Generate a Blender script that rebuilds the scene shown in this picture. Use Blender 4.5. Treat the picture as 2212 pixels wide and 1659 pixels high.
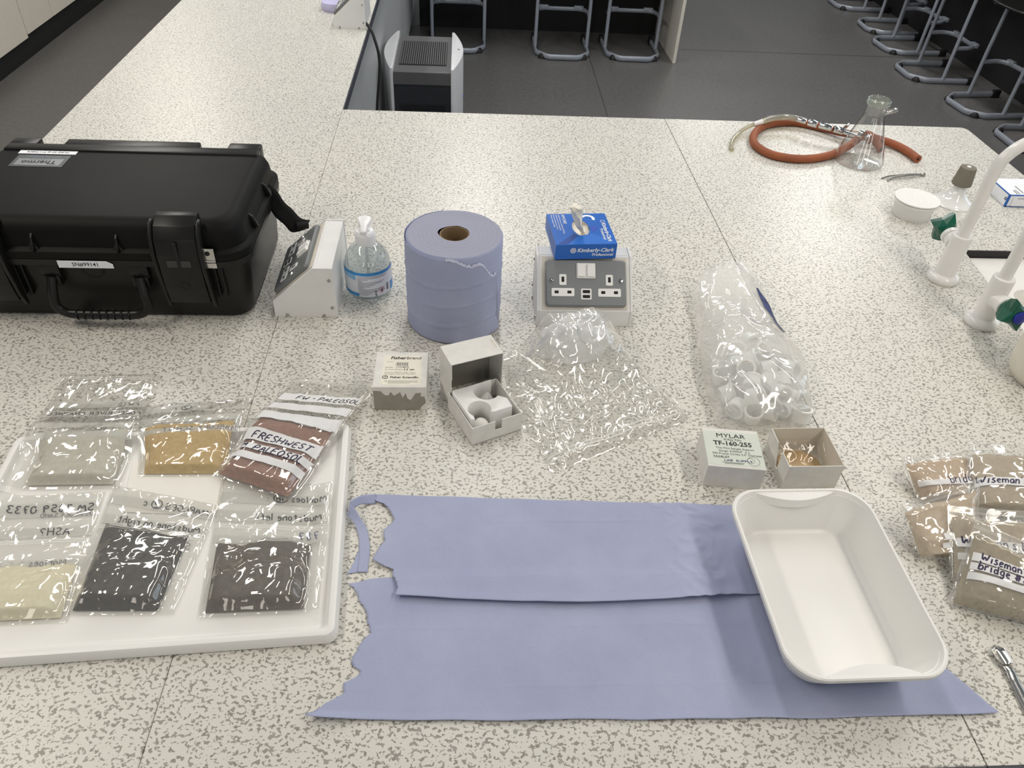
import bpy, bmesh, math, random
from mathutils import Vector, Matrix, noise as mnoise

scene = bpy.context.scene
for o in list(bpy.data.objects): bpy.data.objects.remove(o)
C = scene.collection
R_ = random.Random(7)
BZ = 0.9                      # worktop height

# ------------------------------------------------------------------ camera
F = 1661.0; CX, CY = 1106.0, 829.5; CAMH = 1.77
def _n(v): return Vector(v).normalized()
_Y = _n((-103, -1439, F))
_Xp = (838937 + F*F)/145.6
_X = _n((_Xp, -583 + .0296*_Xp, F)); _X = (_X - _Y*_X.dot(_Y)).normalized()
_Z = _X.cross(_Y)
if _Z.y > 0: _Z = -_Z
RM = Matrix((_X, _Y, _Z))     # rows: world axes written in camera space (right, down, forward)
CAM = Vector((0, 0, CAMH))
cam_data = bpy.data.cameras.new('camera'); cam = bpy.data.objects.new('camera', cam_data)
C.objects.link(cam)
right = RM @ Vector((1,0,0)); up = RM @ Vector((0,-1,0)); back = RM @ Vector((0,0,-1))
cam.matrix_world = Matrix(((right.x,up.x,back.x,0),(right.y,up.y,back.y,0),(right.z,up.z,back.z,CAMH),(0,0,0,1)))
cam_data.sensor_fit = 'HORIZONTAL'; cam_data.sensor_width = 36; cam_data.lens = F/2212*36
cam_data.clip_start = .02; cam_data.clip_end = 60
scene.camera = cam
def P(px, py, z=BZ):
    d = RM @ Vector((px-CX, py-CY, F)); t = (z-CAMH)/d.z
    return CAM + d*t

# ------------------------------------------------------------------ world, lamps, exposure
scene.view_settings.view_transform = 'Standard'; scene.view_settings.look = 'None'
scene.view_settings.exposure = 0.07; scene.view_settings.gamma = 1.0
scene.view_settings.use_curve_mapping = False
w = bpy.data.worlds.new('room_light'); scene.world = w; w.use_nodes = True
w.node_tree.nodes['Background'].inputs['Color'].default_value = (.86, .93, 1.0, 1)
w.node_tree.nodes['Background'].inputs['Strength'].default_value = .15
def lamp(name, loc, sx, sy, power, col, rot=(0,0,0)):
    d = bpy.data.lights.new(name, 'AREA'); d.shape = 'RECTANGLE'; d.size = sx; d.size_y = sy
    d.energy = power; d.color = col
    o = bpy.data.objects.new(name, d); o.location = loc; o.rotation_euler = rot; C.objects.link(o)
WARM = (1.0, .92, .81); NEUT = (1.0, .975, .94)
for (lx, ly, pw, cc) in ((-1.5, .7, 20.5, WARM), (-1.5, 3.4, 22, NEUT), (1.5, .2, 20.5, WARM), (1.75, 2.2, 16, NEUT),
                         (.1, 2.2, 12, NEUT), (.1, 4.6, 24, NEUT), (2.6, 5.0, 38, NEUT), (-2.1, 5.8, 23, WARM), (2.4, 7.5, 28, NEUT)):
    lamp('ceiling_light', (lx, ly, 2.75), .22, 1.5, pw, cc)
# windows behind the viewer and daylight from the right-hand side of the room
for wx in (-1.1, .55, 2.2): lamp('window_light', (wx, -2.3, 1.75), .5, 1.2, 6, (1.0, .94, .86), (math.radians(80), 0, 0))
lamp('window_light', (5.6, 2.6, 1.9), 1.5, 4.2, 36, (.70, .85, 1.0), (0, math.radians(80), 0))

# ------------------------------------------------------------------ materials
def lin(c):
    out = []
    for x in c[:3]:
        x = x/255.0
        out.append(x/12.92 if x <= .04045 else ((x+.055)/1.055)**2.4)
    return (*out, 1.0)
MATS = {}
class NT:
    def __init__(s, name):
        s.m = bpy.data.materials.new(name); s.m.use_nodes = True
        s.t = s.m.node_tree; s.n = s.t.nodes; s.l = s.t.links
        for x in list(s.n): s.n.remove(x)
        s.out = s.n.new('ShaderNodeOutputMaterial')
    def new(s, typ, **kw):
        x = s.n.new(typ)
        for k, v in kw.items():
            if k in x.inputs.keys(): x.inputs[k].default_value = v
            else: setattr(x, k, v)
        return x
    def link(s, a, b): s.l.new(a, b)
    def coords(s, kind='Object', scale=None):
        tc = s.new('ShaderNodeTexCoord'); o = tc.outputs[kind]
        if scale:
            mp = s.new('ShaderNodeMapping'); mp.inputs['Scale'].default_value = scale
            s.link(o, mp.inputs['Vector']); o = mp.outputs['Vector']
        return o
    def noise(s, vec, scale, detail=2, rough=.5, dist=0.0):
        x = s.new('ShaderNodeTexNoise'); x.inputs['Scale'].default_value = scale
        x.inputs['Detail'].default_value = detail; x.inputs['Roughness'].default_value = rough
        x.inputs['Distortion'].default_value = dist
        s.link(vec, x.inputs['Vector']); return x.outputs['Fac']
    def ramp(s, fac, stops, interp='LINEAR'):
        r = s.new('ShaderNodeValToRGB'); r.color_ramp.interpolation = interp
        el = r.color_ramp.elements
        while len(el) < len(stops): el.new(.5)
        for e, (p, c) in zip(el, stops): e.position = p; e.color = c if len(c) == 4 else (*c, 1)
        s.link(fac, r.inputs['Fac']); return r.outputs['Color']
    def mix(s, fac, a, b, blend='MIX'):
        m = s.new('ShaderNodeMix', data_type='RGBA', blend_type=blend)
        for sock, v in ((m.inputs[0], fac), (m.inputs[6], a), (m.inputs[7], b)):
            if hasattr(v, 'is_output'): s.link(v, sock)
            elif isinstance(v, (int, float)): sock.default_value = v
            else: sock.default_value = v
        return m.outputs[2]
    def math(s, op, a, b=0.0):
        m = s.new('ShaderNodeMath', operation=op)
        for sock, v in ((m.inputs[0], a), (m.inputs[1], b)):
            if hasattr(v, 'is_output'): s.link(v, sock)
            else: sock.default_value = v
        return m.outputs[0]
    def schlick(s):
        lw = s.new('ShaderNodeLayerWeight', Blend=.5)
        return s.math('ADD', s.math('MULTIPLY', s.math('POWER', lw.outputs['Facing'], 5.0), .95), .045)
    def bump(s, h, strength=.3, dist=.001):
        b = s.new('ShaderNodeBump'); b.inputs['Strength'].default_value = strength
        b.inputs['Distance'].default_value = dist; s.link(h, b.inputs['Height']); return b.outputs['Normal']
    def bsdf(s, col=None, rough=.5, metal=0.0, normal=None, spec=.5, **kw):
        p = s.new('ShaderNodeBsdfPrincipled')
        if col is not None:
            if hasattr(col, 'is_output'): s.link(col, p.inputs['Base Color'])
            else: p.inputs['Base Color'].default_value = col
        if hasattr(rough, 'is_output'): s.link(rough, p.inputs['Roughness'])
        else: p.inputs['Roughness'].default_value = rough
        p.inputs['Metallic'].default_value = metal; p.inputs['Specular IOR Level'].default_value = spec
        if normal is not None: s.link(normal, p.inputs['Normal'])
        for k, v in kw.items(): p.inputs[k.replace('_', ' ')].default_value = v
        s.link(p.outputs['BSDF'], s.out.inputs['Surface']); return p
def pm(name, col, rough=.5, metal=0.0, var=.04, bscale=0, bstr=.2, bdist=.0005, spec=.5, vscale=30, **kw):
    """plain procedural material: base colour with a little noise in it and an optional fine bump"""
    if name in MATS: return MATS[name]
    t = NT(name); v = t.coords()
    n = t.noise(v, vscale, 3)
    c = lin(col); a = tuple(x*(1-var) for x in c[:3]) + (1,); b = tuple(min(1, x*(1+var)) for x in c[:3]) + (1,)
    colr = t.ramp(n, ((.35, a), (.65, b)))
    nm = t.bump(t.noise(v, bscale, 3), bstr, bdist) if bscale else None
    t.bsdf(colr, rough, metal, nm, spec, **kw)
    MATS[name] = t.m; return t.m

def m_worktop():
    t = NT('speckled_laminate'); v = t.coords()
    f = t.noise(t.coords(scale=(1, 1.2, 1)), 208, .8, .55, .4)
    f2 = t.noise(v, 520, 1, .5, .5)
    ff = t.math('ADD', f, t.math('MULTIPLY', t.math('SUBTRACT', f2, .5), .34))
    fl = t.ramp(ff, ((.572, (0,0,0,1)), (.592, (1,1,1,1))))
    shade = t.ramp(t.noise(v, 90, 1), ((.35, lin((160,157,149))), (.65, lin((142,138,129)))))
    base = t.ramp(t.noise(v, 3, 2), ((.3, lin((214,212,204))), (.7, lin((218,215,206)))))
    colr = t.mix(fl, base, shade)
    t.bsdf(colr, .34, 0, None, .45); return t.m
def m_floor():
    t = NT('dark_vinyl'); v = t.coords()
    n = t.noise(v, 170, 1.5, .5, .3)
    sp = t.ramp(n, ((.65, (0,0,0,1)), (.71, (1,1,1,1))))
    base = t.ramp(t.noise(v, 40, 3), ((.3, lin((88,87,86))), (.7, lin((98,97,96)))))
    c = t.mix(t.math('MULTIPLY', sp, .6), base, lin((140,134,126)))
    rg = t.ramp(t.noise(v, 2.2, 3), ((.3, (.34,.34,.34,1)), (.7, (.44,.44,.44,1))))
    t.bsdf(c, rg, 0, t.bump(t.noise(v, 300, 2), .15, .0004), .5); return t.m
def m_film(name, haze=.05, tint=(.99,.99,.98,1), crumple=1.0, scale=1.0, rough=.07, gain=1.7, hazecol=(.96,.95,.92,1)):
    t = NT(name); v = t.coords()
    def ridge(sc, width, dist):          # sparse crease lines where a noise field crosses its middle
        n = t.noise(v, sc*scale, 1.5, .5, dist)
        return t.math('POWER', t.math('MAXIMUM', t.math('SUBTRACT', 1.0, t.math('MULTIPLY', t.math('ABSOLUTE', t.math('SUBTRACT', n, .5)), width)), 0.0), 2.0)
    low = t.noise(v, 8*scale, 1.5, .45, .5)
    h = t.math('ADD', t.math('MULTIPLY', low, 1.3), t.math('ADD', t.math('MULTIPLY', ridge(8, 12, 1.0), .30), t.math('MULTIPLY', ridge(17, 12, .8), .10)))
    nm = t.bump(h, 1.0, .009*crumple/scale)
    fr = t.schlick()
    tr = t.new('ShaderNodeBsdfTransparent'); tr.inputs['Color'].default_value = tint
    gl = t.new('ShaderNodeBsdfGlossy'); gl.inputs['Roughness'].default_value = rough; gl.inputs['Color'].default_value = (1,.98,.95,1)
    t.link(nm, gl.inputs['Normal'])
    df = t.new('ShaderNodeBsdfDiffuse'); df.inputs['Color'].default_value = hazecol; t.link(nm, df.inputs['Normal'])
    mh = t.new('ShaderNodeMixShader'); mh.inputs[0].default_value = haze
    t.link(tr.outputs[0], mh.inputs[1]); t.link(df.outputs[0], mh.inputs[2])
    mg = t.new('ShaderNodeMixShader'); fac = t.math('MINIMUM', t.math('MULTIPLY', fr, gain), .4)
    t.link(fac, mg.inputs[0]); t.link(mh.outputs[0], mg.inputs[1]); t.link(gl.outputs[0], mg.inputs[2])
    t.link(mg.outputs[0], t.out.inputs['Surface']); return t.m
def m_glass(name, tint=(.97,.98,.97,1), edge=(.55,.58,.56,1), gain=1.3, rough=.01, haze=0.0):
    t = NT(name)
    lw = t.new('ShaderNodeLayerWeight', Blend=.25)
    colr = t.ramp(lw.outputs['Facing'], ((.55, tint), (.97, edge)))
    tr = t.new('ShaderNodeBsdfTransparent'); t.link(colr, tr.inputs['Color'])
    fr = t.schlick()
    gl = t.new('ShaderNodeBsdfGlossy'); gl.inputs['Roughness'].default_value = rough
    df = t.new('ShaderNodeBsdfDiffuse'); df.inputs['Color'].default_value = (.85,.87,.88,1)
    mh = t.new('ShaderNodeMixShader'); mh.inputs[0].default_value = haze
    t.link(tr.outputs[0], mh.inputs[1]); t.link(df.outputs[0], mh.inputs[2])
    mg = t.new('ShaderNodeMixShader'); t.link(t.math('MINIMUM', t.math('MULTIPLY', fr, gain), .8), mg.inputs[0])
    t.link(mh.outputs[0], mg.inputs[1]); t.link(gl.outputs[0], mg.inputs[2])
    t.link(mg.outputs[0], t.out.inputs['Surface']); return t.m
def m_towel():
    t = NT('blue_paper'); v = t.coords()
    c = t.ramp(t.noise(v, 9, 4, .6), ((.3, lin((164,170,199))), (.7, lin((174,180,206)))))
    sp = t.ramp(t.noise(v, 900, 1), ((.3, (.93,.93,.93,1)), (.7, (1,1,1,1))))
    c = t.mix(1.0, c, sp, 'MULTIPLY')
    h = t.math('ADD', t.math('MULTIPLY', t.noise(v, 700, 2), .25), t.noise(v, 26, 3, .55, .6))
    t.bsdf(c, .92, 0, t.bump(h, .35, .003), .15); return t.m
def m_powder(name, c1, c2, scale=120):
    t = NT(name); v = t.coords()
    n = t.noise(v, scale, 4, .65); c = t.ramp(n, ((.3, lin(c1)), (.7, lin(c2))))
    t.bsdf(c, .95, 0, t.bump(t.noise(v, scale*1.5, 4), .6, .0012), .1); return t.m
def m_strip(name, alpha, col=(226,226,222)):
    t = NT(name)
    df = t.new('ShaderNodeBsdfDiffuse'); df.inputs['Color'].default_value = lin(col)
    tr = t.new('ShaderNodeBsdfTransparent')
    n = t.ramp(t.noise(t.coords(), 25, 2), ((.3, (alpha-.06,)*3), (.7, (min(1, alpha+.06),)*3)))
    mx = t.new('ShaderNodeMixShader'); t.link(n, mx.inputs[0]); t.link(tr.outputs[0], mx.inputs[1]); t.link(df.outputs[0], mx.inputs[2])
    t.link(mx.outputs[0], t.out.inputs['Surface']); return t.m
def m_roll_top():
    t = NT('roll_paper_edge'); tc = t.coords()
    sp = t.new('ShaderNodeVectorMath', operation='LENGTH')
    mp = t.new('ShaderNodeMapping'); mp.inputs['Scale'].default_value = (1,1,0); t.link(tc, mp.inputs['Vector'])
    wob = t.noise(tc, 22, 2)
    t.link(mp.outputs['Vector'], sp.inputs[0])
    rr = t.math('ADD', sp.outputs['Value'], t.math('MULTIPLY', wob, .012))
    ring = t.math('SINE', t.math('MULTIPLY', rr, 760))
    fine = t.math('SINE', t.math('MULTIPLY', rr, 4200))
    hh = t.math('ADD', t.math('MULTIPLY', ring, .5), t.math('MULTIPLY', fine, .15))
    c = t.ramp(ring, ((.0, lin((158,160,178))), (.9, lin((168,169,186))), (1.0, lin((146,147,168)))))
    t.bsdf(c, .9, 0, t.bump(hh, .5, .001), .2); return t.m

WT = m_worktop(); FLOOR = m_floor(); TOWEL = m_towel(); ROLLTOP = m_roll_top()
FILM = m_film('clear_bag_film', .09, crumple=.62, scale=.9, gain=2.2); FILM_FLAT = m_film('clear_bag_back', .05, crumple=.35)
FILM_BIG = m_film('crinkled_bag_film', .16, crumple=.6, scale=1.1, gain=2.0)
FILM_MILK = m_film('milky_bag_film', .40, crumple=.5, scale=.9, gain=1.5)
FILM_SAND = m_film('sand_bag_film', .16, crumple=.5, scale=.7, gain=2.2)
GLASS = m_glass('flask_glass', (.985,.99,.985,1), (.36,.40,.37,1), 2.6, .01, .03); PETG = m_glass('bottle_plastic', (.93,.95,.96,1), (.55,.6,.62,1), 1.5, .02, .05)
GEL = m_glass('clear_gel', (.86,.89,.90,1), (.62,.66,.68,1), .4, .05, .10)
BLACKP = pm('black_moulded_plastic', (22,22,21), .36, spec=.3, bscale=900, bstr=.12, bdist=.0003, var=.12, vscale=12)
BLACKLID = pm('black_lid_plastic', (15,15,13), .55, spec=.15, bscale=900, bstr=.12, bdist=.0003, var=.22, vscale=9)
BLACKM = pm('matte_black', (22,22,23), .8)
RUBBER = pm('black_rubber', (20,20,21), .65)
WEB = pm('black_webbing', (20,20,20), .9, bscale=600, bstr=.6)
WHITE_ENAMEL = pm('white_enamel', (232,230,226), .22, var=.015)
WHITE_BOX = pm('white_painted_metal', (226,226,224), .42, var=.02)
WHITE_PLASTIC = pm('white_plastic', (236,235,232), .33, var=.012)
WHITE_TUB = pm('white_tub_plastic', (234,233,229), .38, var=.012, vscale=9)
WHITE_PUMP = pm('white_pump', (238,238,238), .3, var=.01)
GREY_PLATE = pm('grey_metalclad_plate', (126,130,131), .4, var=.03)
DARK_PLATE = pm('dark_grey_plate', (110,113,113), .38, var=.03)
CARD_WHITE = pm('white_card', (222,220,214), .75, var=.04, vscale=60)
CARD_GREY = pm('grey_card', (150,144,134), .9, var=.05, vscale=80)
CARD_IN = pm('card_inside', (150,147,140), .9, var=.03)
CARD_CREAM = pm('cream_label', (232,227,212), .7, var=.02)
CARD_GREEN = pm('pale_green_label', (208,214,202), .6, var=.02)
CARD_BEIGE = pm('beige_card', (214,206,192), .8, var=.03)
KRAFT = pm('kraft_core', (140,118,88), .9, var=.06)
INK = pm('black_ink', (22,20,26), .6, var=.05)
INK_VIOLET = pm('violet_marker_ink', (40,30,66), .6, var=.05)
INK_FADED = pm('faded_ink', (92,90,94), .7, var=.08)
INK_GREY = pm('grey_print', (140,138,134), .7)
INK_BLUEGREY = pm('blue_grey_print', (70,80,120), .7)
BLUE_BOX = pm('blue_printed_card', (22,98,190), .38, var=.05, vscale=14)
BLUE_DARK = pm('dark_blue_print', (18,70,150), .4)
BLUE_LABEL = pm('blue_label', (52,140,205), .35)
BLUE_EDGE = pm('blue_edge_print', (30,96,180), .45)
WHITE_PRINT = pm('white_print', (240,242,246), .5, var=.01)
LABEL_WHITE = pm('white_label', (228,230,236), .45, var=.01)
TISSUE = pm('tissue_paper', (238,233,220), .9, bscale=120, bstr=.4, bdist=.001)
STEEL = pm('polished_steel', (205,203,198), .18, 1.0, var=.03)
CHROME = pm('chrome', (215,215,215), .1, 1.0, var=.02)
DULL_STEEL = pm('dull_steel', (170,168,162), .35, 1.0, var=.05)
TAP_GREEN = pm('green_tap_plastic', (14,84,64), .25, var=.03)
TAP_BLUE = pm('blue_tap_cap', (32,44,150), .3, var=.03)
ORANGE = pm('orange_rubber', (146,80,46), .62, var=.12, vscale=24, bscale=300, bstr=.15)
ORANGE_D = pm('orange_rubber_bore', (60,26,12), .8)
YELLOWTUBE = m_glass('yellowed_tube', (.74,.70,.50,1), (.42,.38,.22,1), 1.2, .05, .22)
STOPPER = pm('grey_rubber_stopper', (120,115,102), .8, var=.05)
PORCELAIN = pm('glazed_porcelain', (238,238,236), .08, var=.01, Coat_Weight=.5)
FRIT = pm('white_filter_disc', (236,234,230), .7, bscale=240, bstr=.5, bdist=.0005, var=.03, vscale=160)
STOOL = pm('grey_stool_frame', (158,164,174), .36, .2, var=.04)
CABINET = pm('pale_cabinet_panel', (224,218,206), .45, var=.02)
PANEL_GREY = pm('grey_bench_panel', (172,174,175), .4, var=.02)
SILVER = pm('silver_plastic', (212,213,215), .35, .1, var=.03)
CHARCOAL = pm('charcoal_plastic', (92,92,93), .5, var=.04)
ANTHRA = pm('anthracite_mesh', (40,44,50), .55, var=.05)
FOAM = m_film('white_liner_film', .75, crumple=.6, scale=1.0, gain=1.2, hazecol=(.95,.96,.97,1))
CUP = pm('white_sample_cup', (236,236,232), .4, var=.01, Subsurface_Weight=.15)
STRIP_W = m_strip('white_write_on_panel', .93, (230,230,230)); STRIP_T = m_strip('reverse_write_on_panel', .55, (222,222,216))
SINKW = pm('white_sink', (236,234,228), .3, var=.02)
DARKEDGE = pm('dark_sealant', (34,30,28), .6, var=.2, vscale=60)
LED = pm('blue_indicator', (90,90,230), .4)
BROWNFILM = pm('brown_film_disc', (178,148,100), .35, var=.06, vscale=50)
PAPER = pm('white_paper', (236,233,226), .85, var=.015)

# ------------------------------------------------------------------ mesh helpers
class MB:
    def __init__(s): s.v = []; s.f = []
    def add(s, vs, fs):
        o = len(s.v); s.v += [Vector(x) for x in vs]; s.f += [tuple(i+o for i in f) for f in fs]; return s
    def bm(s, b):
        b.verts.ensure_lookup_table(); b.verts.index_update()
        s.add([v.co.copy() for v in b.verts], [[v.index for v in f.verts] for f in b.faces]); b.free(); return s
    def box(s, x0, x1, y0, y1, z0, z1, bev=0, seg=2, M=None):
        b = bmesh.new(); bmesh.ops.create_cube(b, size=1)
        for v in b.verts: v.co = Vector((x0+(v.co.x+.5)*(x1-x0), y0+(v.co.y+.5)*(y1-y0), z0+(v.co.z+.5)*(z1-z0)))
        if bev: bmesh.ops.bevel(b, geom=b.edges[:], offset=bev, segments=seg, profile=.5, affect='EDGES')
        if M: bmesh.ops.transform(b, matrix=M, verts=b.verts[:])
        return s.bm(b)
    def prism(s, poly, h0, h1, plane='xy', bev=0, M=None):
        """extrude a 2-D outline; plane xy -> along z, xz -> along y, yz -> along x"""
        def mp(a, b, h): return {'xy': (a,b,h), 'xz': (a,h,b), 'yz': (h,a,b)}[plane]
        b = bmesh.new(); lo = [b.verts.new(mp(x,y,h0)) for x,y in poly]; hi = [b.verts.new(mp(x,y,h1)) for x,y in poly]
        n = len(poly); b.faces.new(lo); b.faces.new(hi)
        for i in range(n): b.faces.new((lo[i], lo[(i+1)%n], hi[(i+1)%n], hi[i]))
        bmesh.ops.recalc_face_normals(b, faces=b.faces[:])
        if bev: bmesh.ops.bevel(b, geom=b.edges[:], offset=bev, segments=2, profile=.5, affect='EDGES')
        if M: bmesh.ops.transform(b, matrix=M, verts=b.verts[:])
        return s.bm(b)
    def rings(s, rings, cap0=True, cap1=True, closed=True):
        n = len(rings[0]); o = len(s.v)
        for r in rings: s.v += [Vector(x) for x in r]
        for i in range(len(rings)-1):
            for j in range(n if closed else n-1):
                a = o+i*n+j; b2 = o+i*n+(j+1) % n
                s.f.append((a, b2, b2+n, a+n))
        if cap0: s.f.append(tuple(o+j for j in reversed(range(n))))
        if cap1: s.f.append(tuple(o+(len(rings)-1)*n+j for j in range(n)))
        return s
    def lathe(s, prof, n=40, c=(0,0,0), M=None, cap0=True, cap1=True):
        rs = [[Vector((c[0]+r*math.cos(2*math.pi*j/n), c[1]+r*math.sin(2*math.pi*j/n), c[2]+z)) for j in range(n)] for r, z in prof]
        if M: rs = [[M @ p for p in r] for r in rs]
        return s.rings(rs, cap0, cap1)
    def tube(s, pts, r, n=12, caps=True, flat=1.0, upv=None):
        pts = [Vector(p) for p in pts]; rr = r if isinstance(r, (list, tuple)) else [r]*len(pts)
        T = []
        for i in range(len(pts)):
            a = pts[max(0, i-1)]; b = pts[min(len(pts)-1, i+1)]; T.append((b-a).normalized())
        u = upv or (Vector((0,0,1)) if abs(T[0].z) < .9 else Vector((1,0,0)))
        rs = []
        x = T[0].cross(u).normalized()
        for i, p in enumerate(pts):
            x = (x - T[i]*x.dot(T[i])).normalized(); y = T[i].cross(x)
            rs.append([p + (x*math.cos(2*math.pi*j/n)*flat + y*math.sin(2*math.pi*j/n))*rr[i] for j in range(n)])
        return s.rings(rs, caps, caps)
    def grid(s, fn, nu, nv):
        o = len(s.v)
        for i in range(nv+1):
            for j in range(nu+1): s.v.append(Vector(fn(j/nu, i/nv)))
        for i in range(nv):
            for j in range(nu):
                a = o+i*(nu+1)+j; s.f.append((a, a+1, a+nu+2, a+nu+1))
        return s
    def text(s, body, size, org, xd=(1,0,0), yd=(0,1,0), bold=0, shear=0, align='LEFT', mirror=False, sx=1.0):
        cu = bpy.data.curves.new('t', 'FONT'); cu.body = body; cu.size = size; cu.offset = bold*size; cu.shear = shear
        cu.align_x = align; cu.resolution_u = 2; cu.fill_mode = 'FRONT'
        ob = bpy.data.objects.new('t', cu); C.objects.link(ob)
        dg = bpy.context.evaluated_depsgraph_get()
        me = bpy.data.meshes.new_from_object(ob.evaluated_get(dg))
        org = Vector(org); xd = Vector(xd).normalized(); yd = Vector(yd).normalized()
        k = (-1 if mirror else 1)*sx
        s.add([org + xd*v.co.x*k + yd*v.co.y for v in me.vertices], [list(p.vertices) for p in me.polygons])
        bpy.data.objects.remove(ob); bpy.data.curves.remove(cu); bpy.data.meshes.remove(me); return s
    def quadp(s, org, xd, yd, x0, x1, y0, y1):
        org = Vector(org); xd = Vector(xd).normalized(); yd = Vector(yd).normalized()
        return s.add([org+xd*x0+yd*y0, org+xd*x1+yd*y0, org+xd*x1+yd*y1, org+xd*x0+yd*y1], [(0,1,2,3)])
    def arc(s, org, xd, yd, r0, r1, a0=0, a1=2*math.pi, n=28):
        org = Vector(org); xd = Vector(xd).normalized(); yd = Vector(yd).normalized(); vs = []; fs = []
        for i in range(n+1):
            a = a0+(a1-a0)*i/n; d = xd*math.cos(a)+yd*math.sin(a); vs += [org+d*r0, org+d*r1]
        for i in range(n): fs.append((2*i, 2*i+1, 2*i+3, 2*i+2))
        return s.add(vs, fs)
    def build(s, name, mat, parent=None, smooth=None, thick=0, sub=0):
        me = bpy.data.meshes.new(name); me.from_pydata([tuple(v) for v in s.v], [], s.f); me.update()
        bm_ = bmesh.new(); bm_.from_mesh(me)
        bmesh.ops.recalc_face_normals(bm_, faces=bm_.faces[:]); bm_.to_mesh(me); bm_.free()
        me.materials.append(mat)
        if smooth is not None:
            me.polygons.foreach_set('use_smooth', [True]*len(me.polygons))
            me.set_sharp_from_angle(angle=math.radians(smooth))
        o = bpy.data.objects.new(name, me); C.objects.link(o)
        if parent is not None: o.parent = parent
        if thick:
            md = o.modifiers.new('thickness', 'SOLIDIFY'); md.thickness = thick; md.offset = 0
        if sub:
            md = o.modifiers.new('sub', 'SUBSURF'); md.levels = sub; md.render_levels = sub
        return o
def tag(o, label, cat, group=None, kind=None):
    o['label'] = label
    if cat: o['category'] = cat
    if group: o['group'] = group
    if kind: o['kind'] = kind
    return o
def thing(name, label, cat, loc=(0,0,0), rz=0.0, group=None):
    o = bpy.data.objects.new(name, None); o.empty_display_size = .05; C.objects.link(o)
    o.location = loc; o.rotation_euler = (0,0,rz); return tag(o, label, cat, group)
def structure(o): o['kind'] = 'structure'; return o
def copy_tree(o, parent=None):
    c = o.copy(); C.objects.link(c); c.parent = parent
    for ch in list(o.children): copy_tree(ch, c)
    return c
def rrect(w, l, r, n=8, c=(0,0), z=0):
    """rounded rectangle ring, half sizes w, l"""
    pts = []
    for k, (sx, sy) in enumerate(((1,1), (-1,1), (-1,-1), (1,-1))):
        for i in range(n+1):
            a = math.pi/2*k + math.pi/2*i/n
            pts.append(Vector((c[0]+sx*(w-r)+r*math.cos(a), c[1]+sy*(l-r)+r*math.sin(a), z)))
    return pts
def ss(a, b, x):
    t = max(0, min(1, (x-a)/(b-a))); return t*t*(3-2*t)
def catmull(pts, n=8):
    pts = [Vector(p) for p in pts]; out = []
    for i in range(len(pts)-1):
        p0 = pts[max(0,i-1)]; p1 = pts[i]; p2 = pts[i+1]; p3 = pts[min(len(pts)-1,i+2)]
        for k in range(n):
            t = k/n
            out.append(.5*((2*p1)+(-p0+p2)*t+(2*p0-5*p1+4*p2-p3)*t*t+(-p0+3*p1-3*p2+p3)*t**3))
    out.append(pts[-1]); return out
def N3(x, y, z=0.0): return mnoise.noise(Vector((x, y, z)))

# ================================================================== the room
fl = MB(); fl.box(-3.4, 6.2, -1.5, 9.5, -.05, 0); FLO = structure(fl.build('floor', FLOOR))
SEAM = pm('floor_weld_line', (58,57,56), .5)
a = P(1278,140,0); b = P(1316,262,0); dd = (a-b).normalized()
for k, (p0, p1) in enumerate((((a+dd*3.4), (b-dd*3)), ((P(1470,107,0)), (P(1470,107,0)+Vector((1.9,.0,0)))))):
    mb = MB(); mb.tube([(p0.x,p0.y,0), (p1.x,p1.y,0)], .0022, 6, flat=1.0); s = mb.build('weld_line', SEAM, FLO)
# tall storage along the left wall: dark plinth, pale doors
cab = thing('storage_cabinet', 'pale storage cabinets on a black plinth along the far left aisle', 'cabinet', (-2.74, 5.6, 0))
MB().box(-.6, 0, -2.4, 3.2, 0, .118).build('plinth', BLACKM, cab)
MB().box(-.6, -.012, -2.4, 3.2, .118, 2.0).build('carcass', CABINET, cab)
for y0, y1, zb in ((-2.4, -1.02, .112), (-1.0, -.37, .112), (-.36, .03, .128), (.037, .66, .128), (.668, 1.3, .128), (1.308, 3.2, .128)):
    dmb = MB().box(-.012, .012, y0, y1, zb, 1.98, .002)
    dmb.build('door', CABINET, cab)
# left bench run carcass (its inner face is seen beyond the worktop)
lb = thing('bench_carcass', 'grey panelled carcass under the left run of worktop', 'bench', (-.37, 2.2, 0))
MB().box(-.66, 0, -1.8, 2.82, .1, .868).build('side_panel', PANEL_GREY, lb)
MB().box(-.66, .003, 2.83, 4.6, .1, .868).build('side_panel', PANEL_GREY, lb)
MB().box(-.6, -.05, -1.8, 4.6, 0, .1).build('plinth', BLACKM, lb)
mbn = thing('bench_carcass', 'grey panelled carcass under the middle and sink worktops', 'bench', (.6, 1.28, 0))
MB().box(-.92, .43, -.88, .86, .1, .868).build('body', PANEL_GREY, mbn)
MB().box(.43, .88, .25, .86, .1, .868).build('body', PANEL_GREY, mbn)
MB().box(.43, .88, -.88, .25, .1, .70).build('body', PANEL_GREY, mbn)
MB().box(-.88, .85, -.8, .8, 0, .1).build('plinth', BLACKM, mbn)
# back bench with knee space
bb = thing('back_bench', 'far bench with dark knee space and a white end panel', 'bench', (.6, 5.5, 0))
MB().box(-.94, .92, -.04, .85, .87, .9, .003).build('worktop', WT, bb)  # bench top out of view, built to cast shade into the knee space
MB().box(.875, .897, .01, .85, 0, .868, .002).build('end_panel', CABINET, bb)
MB().box(-.92, .87, .66, .7, 0, .868).build('back_panel', BLACKM, bb)
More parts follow.
